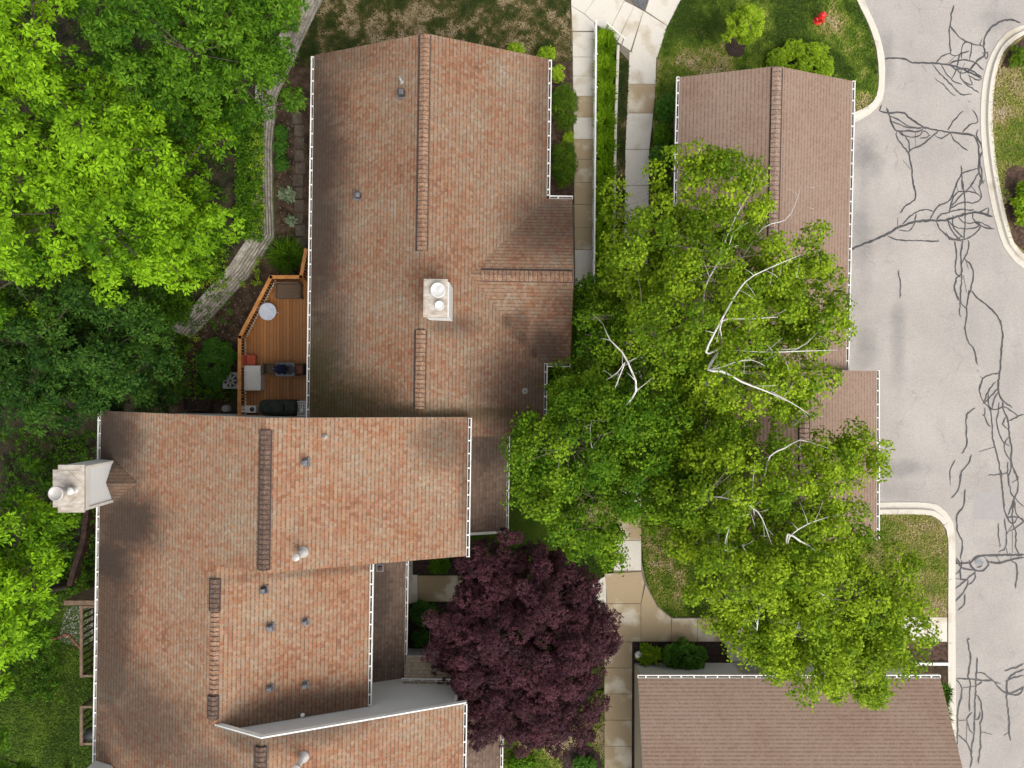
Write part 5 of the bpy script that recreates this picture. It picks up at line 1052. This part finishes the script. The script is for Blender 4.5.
birch('leafy deep green birch with one dead white limb in front of the cross gable', (575, 412), (598, 440, 6.3),
      [(600, 430, 7.4, 55, 55, 2.0, .30), (560, 450, 6.6, 46, 46, 1.7, .35), (535, 490, 5.8, 38, 30, 1.3, .50), (585, 505, 6.6, 50, 40, 1.7, .32), (640, 420, 7.0, 40, 55, 1.8, .22), (610, 350, 5.6, 34, 52, 1.6, .25), (575, 400, 5.6, 28, 36, 1.3, .25), (650, 480, 6.8, 45, 50, 1.8, .28), (600, 540, 5.6, 40, 22, 1.1, .40), (590, 440, 5.0, 70, 70, .9, .25), (590, 300, 4.2, 22, 30, 1.1, .3)],
      'lf_birchd', 12, 11,
      [[(636, 391, 9.4, .085), (632, 372, 9.6, .085), (622, 352, 9.6, .075), (610, 340, 9.4, .06), (603, 324, 9.0, .025)], [(625, 362, 9.6, .05), (618, 372, 9.4, .04), (606, 380, 9.0, .015)], [(592, 448, 9.0, .03), (590, 430, 9.0, .03), (592, 420, 8.8, .012)]])
birch('broad yellow green birch reaching down over the wide garage roof', (690, 535), (775, 560, 6.4),
      [(730, 480, 8.2, 55, 48, 1.9, .42), (790, 480, 7.8, 55, 40, 1.6, .55), (845, 460, 6.8, 38, 28, 1.1, .55), (720, 560, 8.0, 48, 55, 1.8, .55), (780, 560, 8.4, 60, 55, 2.0, .58), (840, 590, 7.8, 55, 48, 1.8, .55), (880, 630, 7.0, 42, 48, 1.7, .50), (800, 640, 7.4, 58, 42, 1.7, .58), (752, 618, 6.8, 34, 34, 1.4, .55), (850, 665, 6.2, 48, 30, 1.3, .45), (850, 684, 5.6, 34, 18, .9, .5), (695, 500, 7.6, 40, 52, 1.7, .35), (880, 575, 6.8, 36, 34, 1.4, .35), (820, 525, 7.2, 40, 34, 1.4, .5), (785, 600, 5.8, 65, 55, 1.0, .35), (845, 640, 5.4, 60, 45, 1.0, .35), (710, 465, 6.6, 40, 40, 1.1, .35), (772, 655, 5.8, 34, 20, 1.0, .5)],
      'lf_birch', 13, 11,
      [[(788, 534, 10.2, .085), (800, 541, 10.2, .075), (812, 547, 10.0, .05), (822, 552, 9.8, .015)], [(790, 536, 10.1, .06), (808, 524, 10.0, .045), (828, 517, 9.6, .015)], [(725, 550, 9.8, .05), (727, 535, 9.9, .05), (732, 520, 9.9, .012)], [(742, 545, 9.8, .05), (750, 558, 9.8, .05), (756, 572, 9.5, .012)], [(752, 500, 9.8, .05), (753, 480, 9.9, .045), (755, 462, 9.6, .012)],
       [(770, 456, 9.6, .06), (785, 448, 9.6, .06), (800, 440, 9.3, .03), (815, 444, 9.1, .012)], [(710, 497, 9.6, .06), (735, 500, 9.9, .06), (758, 512, 9.8, .045), (772, 545, 9.5, .015)], [(757, 630, 8.8, .045), (758, 615, 9.0, .04), (757, 602, 8.8, .012)], [(812, 588, 9.4, .045), (822, 594, 9.3, .04), (830, 600, 9.1, .012)]])
tree('purple_leaf_tree', 'dark purple leaved ornamental tree in front of the lower house entry', (521, 604), .085, (523, 640, 4.2),
     [(525, 620, 5.0, 72, 62, 2.0, .45), (560, 660, 4.8, 50, 62, 1.9, .38), (480, 640, 4.5, 48, 58, 1.7, .45), (520, 700, 4.6, 62, 48, 1.8, .40), (510, 570, 4.4, 52, 36, 1.5, .52), (565, 600, 4.3, 40, 42, 1.5, .38), (500, 690, 4.2, 36, 40, 1.4, .62), (555, 715, 4.0, 40, 34, 1.3, .35), (450, 655, 3.4, 22, 22, .9, .4), (465, 680, 3.4, 22, 16, .8, .4), (590, 640, 4.0, 24, 50, 1.3, .35), (525, 645, 3.6, 78, 88, .9, .3), (520, 600, 3.4, 70, 50, .8, .3)],
     M['lf_purple'], M['bark'], .16, 17, (.26, .46), 58, 6, .088, .042, (.0, .8), 14, None, 14, .45, .6, lf=.22, twig=.004)
tree('young_tree', 'small bright lime green young tree in a round mulch ring', (735, 47), .1, (744, 30, 2.0),
     [(746, 22, 2.2, 15, 14, .7, .55), (738, 30, 2.0, 12, 10, .6, .55), (750, 34, 1.9, 11, 10, .5, .5)], M['lf_lime'], M['tanwood'], .035, 60, (.16, .26), 36, 5, .09, .055, (.0, .5), 6, None, 15)

# ------------------------------------------------------------------ shrubs and plants
shrub('clipped_shrub', 'rounded clipped green shrub by the upper house wall, nearer the plaza', 565, 107, 15, 25, 1.25, M['lf_yew'], .06, .02, 80, 40, 6, group='clipped shrubs', r=.2)
shrub('clipped_shrub', 'rounded clipped green shrub by the upper house wall, nearer the cross gable', 563.5, 164, 15, 25, 1.25, M['lf_yew'], .06, .02, 80, 40, 6, group='clipped shrubs', r=.2)
shrub('lime_perennial', 'lime green perennial at the upper house gable by its right corner', 546, 55, 10, 8, .6, M['lf_lime'], .1, .06, 14, 14, cat='plant')
shrub('lime_perennial', 'small bright green perennial against the upper house gable edge', 515, 50, 10, 6, .5, M['lf_lime'], .1, .06, 12, 14, cat='plant')
shrub('lime_perennial', 'yellow green perennial next to the white gutter end above clipped shrubs', 558, 74, 8, 10, .5, M['lf_lime'], .09, .05, 12, 14, cat='plant', tint=.8)
shrub('lime_perennial', 'yellow green perennial between the two clipped shrubs', 569, 137, 6, 7, .4, M['lf_lime'], .08, .05, 8, 12, cat='plant', tint=.8)
shrub('leafy_shrub', 'dark green shrub at the top of the row beside the upper right garage', 666, 109, 11, 16, 1.1, M['lf_shrub'], .08, .05, 34, 24, group='shrubs along the garage')
shrub('leafy_shrub', 'lighter mounded hosta like shrub in the row beside the upper right garage', 662, 135, 11, 11, .8, M['lf_mid'], .14, .09, 22, 14, group='shrubs along the garage', tint=.6)
shrub('leafy_shrub', 'green shrub third from the plaza beside the upper right garage', 661, 158, 12, 13, .9, M['lf_shrub'], .09, .06, 30, 22, group='shrubs along the garage', tint=.6)
shrub('leafy_shrub', 'green shrub beside the garage half under the birch leaves', 662, 184, 11, 13, .9, M['lf_mid'], .09, .06, 30, 20, group='shrubs along the garage')
shrub('spreading_shrub', 'wide low lime green spreading shrub against the garage gable below hydrant', 801, 63, 36, 25, .75, M['lf_lime'], .085, .05, 110, 26, cat='shrub', tint=.42, r=.25)
for k, (y, r) in enumerate(((133, 8), (147, 9), (163, 8))):
    shrub('small_shrub', ['top one of three dark green shrubs lining the timber wall', 'middle one of three dark green shrubs lining the timber wall', 'bottom one of three dark green shrubs lining the timber wall'][k], 281, y, r - 1, 9, .6, M['lf_shrub'], .08, .05, 18, 18, group='shrubs below the timber wall', z0=.02, tint=.4)
shrub('hosta', 'pale variegated hosta beside the house path, upper of the pair', 287, 195, 8, 7, .3, M['lf_blue'], .2, .1, 7, 6, cat='plant', group='pale hostas', z0=.02, r=.14)
shrub('hosta', 'pale variegated hosta beside the house path, lower of the pair', 291, 222, 6, 6, .3, M['lf_blue'], .18, .09, 6, 6, cat='plant', group='pale hostas', z0=.02, r=.12)
grass_clump('ornamental_grass', 'green ornamental grass clump in the notch of deck railing', 290, 258, 15, 15, .8, 700, M['lf_mid'], z0=.02, lean=.9)
shrub('round_shrub', 'large round dark green shrub outside the deck railing', 217, 362, 21, 26, 1.2, M['lf_shrub'], .09, .055, 90, 28, z0=.02, tint=.38)
shrub('leafy_shrub', 'round green shrub beside the porch roof at the entry walk', 438, 564, 13, 11, .8, M['lf_mid'], .06, .04, 36, 26, tint=.45)
shrub('leafy_shrub', 'dark green shrub on black mulch under the purple tree edge', 424, 613, 15, 15, 1.0, M['lf_shrub'], .07, .045, 44, 24, tint=.42)
shrub('leafy_shrub', 'smaller green shrub at the foot of the entry canopy', 421, 637, 10, 11, .7, M['lf_shrub'], .07, .045, 26, 22, tint=.42)
shrub('hosta', 'yellow green large leaved hosta in the mulch corner by path light', 650, 655, 12, 9, .5, M['lf_lime'], .3, .16, 9, 6, cat='plant', tint=.3, r=.22)
shrub('hydrangea', 'deep green leafy hydrangea in front of the wide garage wall', 685, 656, 24, 17, 1.0, M['lf_shrub'], .13, .085, 48, 18, tint=.55)
shrub('leafy_shrub', 'light green shrub at the bottom edge beside the purple tree', 522, 764, 16, 10, .8, M['lf_mid'], .08, .05, 34, 22, tint=.8)
shrub('round_shrub', 'round green shrub in a black mulch ring at bottom edge', 584, 764, 12, 10, .7, M['lf_shrub'], .06, .04, 40, 26, tint=.6)
shrub('leafy_shrub', 'green shrub in the upper corner bed of the kerbed island', 1020, 58, 14, 12, .6, M['lf_yew'], .09, .05, 30, 20, tint=.7)
shrub('round_shrub', 'bright green round shrub in brown mulch of the kerbed island', 1026, 204, 14, 24, .9, M['lf_lime'], .09, .06, 60, 24, tint=.4)
for k, (x, y) in enumerate(((951, 690), (950, 712), (952, 734))):
    grass_clump('ornamental_grass', ['green grass clump by the wide garage corner, nearest the white board', 'green grass clump by the wide garage corner, middle of three', 'green grass clump by the wide garage edge, farthest from white board'][k], x - 12, y, 7, 12, .55, 420, M['lf_mid'], z0=.08, group='grass clumps at the garage corner', tint=.4)
for k in range(10):
    grass_clump('daylily', 'green daylily clump in the row behind the white railing', 604.5 - k * .12, 47 + k * 25.5, 8.2, 15, .55, 1000, M['blade'], cat='daylily', group='daylilies along the railing', lean=.75, w=.024, tint=.45)
for k, (x, y, rx, ry, lb) in enumerate(((600, 318, 18, 20, 'green shrub under the birch at the end of white railing'), (588, 345, 14, 18, 'green shrub beside the cross gable end under birch'), (558, 385, 13, 16, 'dark green shrub in the recess beside the upper house wall'), (520, 445, 10, 10, 'small dark shrub beside the dark porch roof gutter'), (610, 290, 12, 16, 'green shrub filling the gap after the daylily row'))):
    shrub('leafy_shrub', lb, x, y, rx, ry, .9, M['lf_mid'], .08, .05, 44, 24, tint=.45)
# undergrowth (uncountable)
def undergrowth(name, regions, mat, L, W_, per=5):
    Vs, Ts = [], []
    for (x0, y0, x1, y1, n, z, ti) in regions:
        k = n; px = RNG.uniform(x0, x1, k); py = RNG.uniform(y0, y1, k); zz = z + RNG.uniform(.05, .45, k); d = (H - zz) / F
        p = np.stack([(px - 512) * d, (384 - py) * d, zz], 1); ax = unit(np.array([0, 0, 1.]) + RNG.normal(0, .4, (k, 3)))
        v, t_ = leaf_arrays(p, ax, per, L, W_, (0, .6), np.clip(ti + RNG.normal(0, .2, k), 0, 1)); Vs.append(v); Ts.append(t_)
    o = quads_object(name, np.concatenate(Vs), np.concatenate(Ts), mat); o['kind'] = 'stuff'; return o
undergrowth('undergrowth', [(140, 240, 222, 280, 800, 1.1, .4), (140, 280, 190, 325, 500, 1.0, .45), (236, 105, 262, 240, 900, 1.1, .45), (-60, 0, 230, 330, 3000, 1.0, .3), (255, -20, 300, 30, 300, 1.1, .6), (140, 330, 190, 400, 260, .4, .4), (0, 430, 95, 500, 420, .05, .35), (30, 500, 95, 600, 500, .05, .3), (-50, 640, 60, 700, 500, .05, .3), (196, 380, 240, 400, 100, .02, .4)], M['lf_mid'], .16, .07)
undergrowth('undergrowth', [(165, 250, 228, 290, 220, 1.15, .6), (250, 120, 264, 235, 120, 1.15, .6), (240, 255, 262, 285, 60, .05, .6), (292, -10, 302, 20, 40, 1.1, .6), (170, 335, 200, 400, 60, .2, .7)], M['lf_lime'], .12, .045)
undergrowth('fallen_leaves', [(200, 290, 262, 345, 160, -.05, .5), (276, 240, 300, 275, 60, -.05, .5), (276, 90, 300, 240, 140, -.05, .5)], M['twig'], .09, .05, 1)
for k, (x, y, s) in enumerate(((33, 464, .62), (46, 482, .55), (30, 506, .5), (60, 518, .4))):
    p = P(x, y, 1.2); o = thing('sapling', ['maple sapling with broad leaves farthest above the chimney', 'maple sapling with broad leaves right beside the chimney cap', 'maple sapling with broad leaves below the chimney flue', 'small maple sapling under the chimney corner'][k], 'sapling', (p.x, p.y, .05), 'maple saplings')
    V, T = clump_leaves([(np.array(p), .22, .35)], 7, 6, s * .6, s * .34, (0, .3), .9); quads_object('leaves', V, T, M['lf_mid'], o)
    m = MB(); m.tube([(p.x, p.y, .03), (p.x, p.y, 1.2)], [.015, .008], 5); m.build('stem', M['bark'], o)

# ------------------------------------------------------------------ lawn blades (uncountable)
def vnoise(x, y, s, seed):
    rg = np.random.default_rng(seed); g = rg.uniform(0, 1, (64, 64)); x = x * s + 100; y = y * s + 100
    xi = np.floor(x).astype(int); yi = np.floor(y).astype(int); fx = x - xi; fy = y - yi; fx = fx * fx * (3 - 2 * fx); fy = fy * fy * (3 - 2 * fy)
    G = lambda a, b: g[a % 64, b % 64]
    return (G(xi, yi) * (1 - fx) + G(xi + 1, yi) * fx) * (1 - fy) + (G(xi, yi + 1) * (1 - fx) + G(xi + 1, yi + 1) * fx) * fy
def inpoly(x, y, pg):
    r = np.zeros(len(x), bool); n = len(pg)
    for i in range(n):
        x0, y0 = pg[i]; x1, y1 = pg[(i + 1) % n]
        if y0 == y1: continue
        c = ((y0 > y) != (y1 > y)) & (x < (x1 - x0) * (y - y0) / (y1 - y0) + x0); r ^= c
    return r
Vs, Ts, Vd, Td = [], [], [], []
for pg, z, dry in LAWNS:
    a = np.array(pg); x0, y0 = np.maximum(a.min(0), [-60, -60]); x1, y1 = np.minimum(a.max(0), [1084, 828])
    n = int((x1 - x0) * (y1 - y0) * 1.9); px = RNG.uniform(x0, x1, n); py = RNG.uniform(y0, y1, n); k = inpoly(px, py, pg) & (np.hypot(px - 735, py - 48) > 10.3) & (np.hypot(px - 582, py - 764) > 20) & ~((px > 1004) & (py > 165) & (px < 1060) & (py < 262) & (px > 1004 + 6 * np.sin(py * .2))) & ~((px > 1000) & (py < 68) & (py > 37)); px, py = px[k], py[k]; n = len(px)
    d = (H - z) / F; b = np.stack([(px - 512) * d, (384 - py) * d, np.full(n, z)], 1)
    dn = .5 * vnoise(b[:, 0], b[:, 1], .55, 1) + .3 * vnoise(b[:, 0], b[:, 1], 1.7, 2) + .2 * vnoise(b[:, 0], b[:, 1], 5, 3)
    if dry < 0: dn = .35 * vnoise(b[:, 0], b[:, 1], .5, 7) + .35 * vnoise(b[:, 0], b[:, 1], 2.2, 5) + .3 * vnoise(b[:, 0], b[:, 1], 5, 6)
    ti = np.clip((dn - .5) * (2.6 if .1 < abs(dry) < .55 else 1.3 if abs(dry) > .1 else .8) + abs(dry) + RNG.normal(0, .09, n), 0, 1)
    az = RNG.uniform(0, 2 * np.pi, n); dr = np.stack([np.cos(az), np.sin(az), np.zeros(n)], 1); sd = np.stack([-np.sin(az), np.cos(az), np.zeros(n)], 1) * .02; h = RNG.uniform(.03, .075, n)[:, None]; up = np.array([0, 0, 1.])
    V = np.stack([b - sd, b + dr * h * .5 + up * h * .75 - sd, b + dr * h * 1.3 + up * h, b + dr * h * .5 + up * h * .75 + sd], 1).reshape(-1, 3)
    (Vd if dry < 0 else Vs).append(V); (Td if dry < 0 else Ts).append(np.repeat(ti, 4))
o = quads_object('lawn_grass', np.concatenate(Vs), np.concatenate(Ts), M['lawnblade']); o['kind'] = 'stuff'
o = quads_object('dry_lawn_grass', np.concatenate(Vd), np.concatenate(Td), M['dryblade']); o['kind'] = 'stuff'

# ------------------------------------------------------------------ light, sky, camera
sun_el, az = 50, 146                                  # azimuth clockwise from +Y (up in the photo)
wd = bpy.data.worlds.new('World'); S.world = wd; wd.use_nodes = True; nt = wd.node_tree; bg = nt.nodes['Background']
sky = nt.nodes.new('ShaderNodeTexSky'); sky.sky_type = 'NISHITA'; sky.sun_disc = False; sky.sun_elevation = math.radians(sun_el); sky.sun_rotation = math.radians(az); sky.dust_density = 3.0; sky.air_density = 1.0
hs = nt.nodes.new('ShaderNodeHueSaturation'); hs.inputs['Saturation'].default_value = .18
nt.links.new(sky.outputs[0], hs.inputs['Color']); nt.links.new(hs.outputs[0], bg.inputs[0]); bg.inputs[1].default_value = .15
sl = bpy.data.lights.new('sun', 'SUN'); sl.energy = 1.4; sl.angle = math.radians(50); sl.color = (1, .945, .86)
so = bpy.data.objects.new('sun', sl); C.objects.link(so); so.location = (0, 0, 60)
e, a = math.radians(sun_el), math.radians(az); dirv = Vector((math.sin(a) * math.cos(e), math.cos(a) * math.cos(e), math.sin(e)))
so.rotation_euler = dirv.to_track_quat('Z', 'Y').to_euler()
cam = bpy.data.cameras.new('camera'); co = bpy.data.objects.new('camera', cam); C.objects.link(co); co.location = (0, 0, H); co.rotation_euler = (0, 0, 0)
cam.sensor_width = 36; cam.lens = F / 1024 * 36; cam.clip_end = 1000; S.camera = co
S.view_settings.view_transform = 'Standard'; S.view_settings.look = 'None'; S.view_settings.exposure = .8; S.view_settings.gamma = 1
S.render.engine = 'CYCLES'; S.cycles.max_bounces = 6; S.cycles.diffuse_bounces = 3
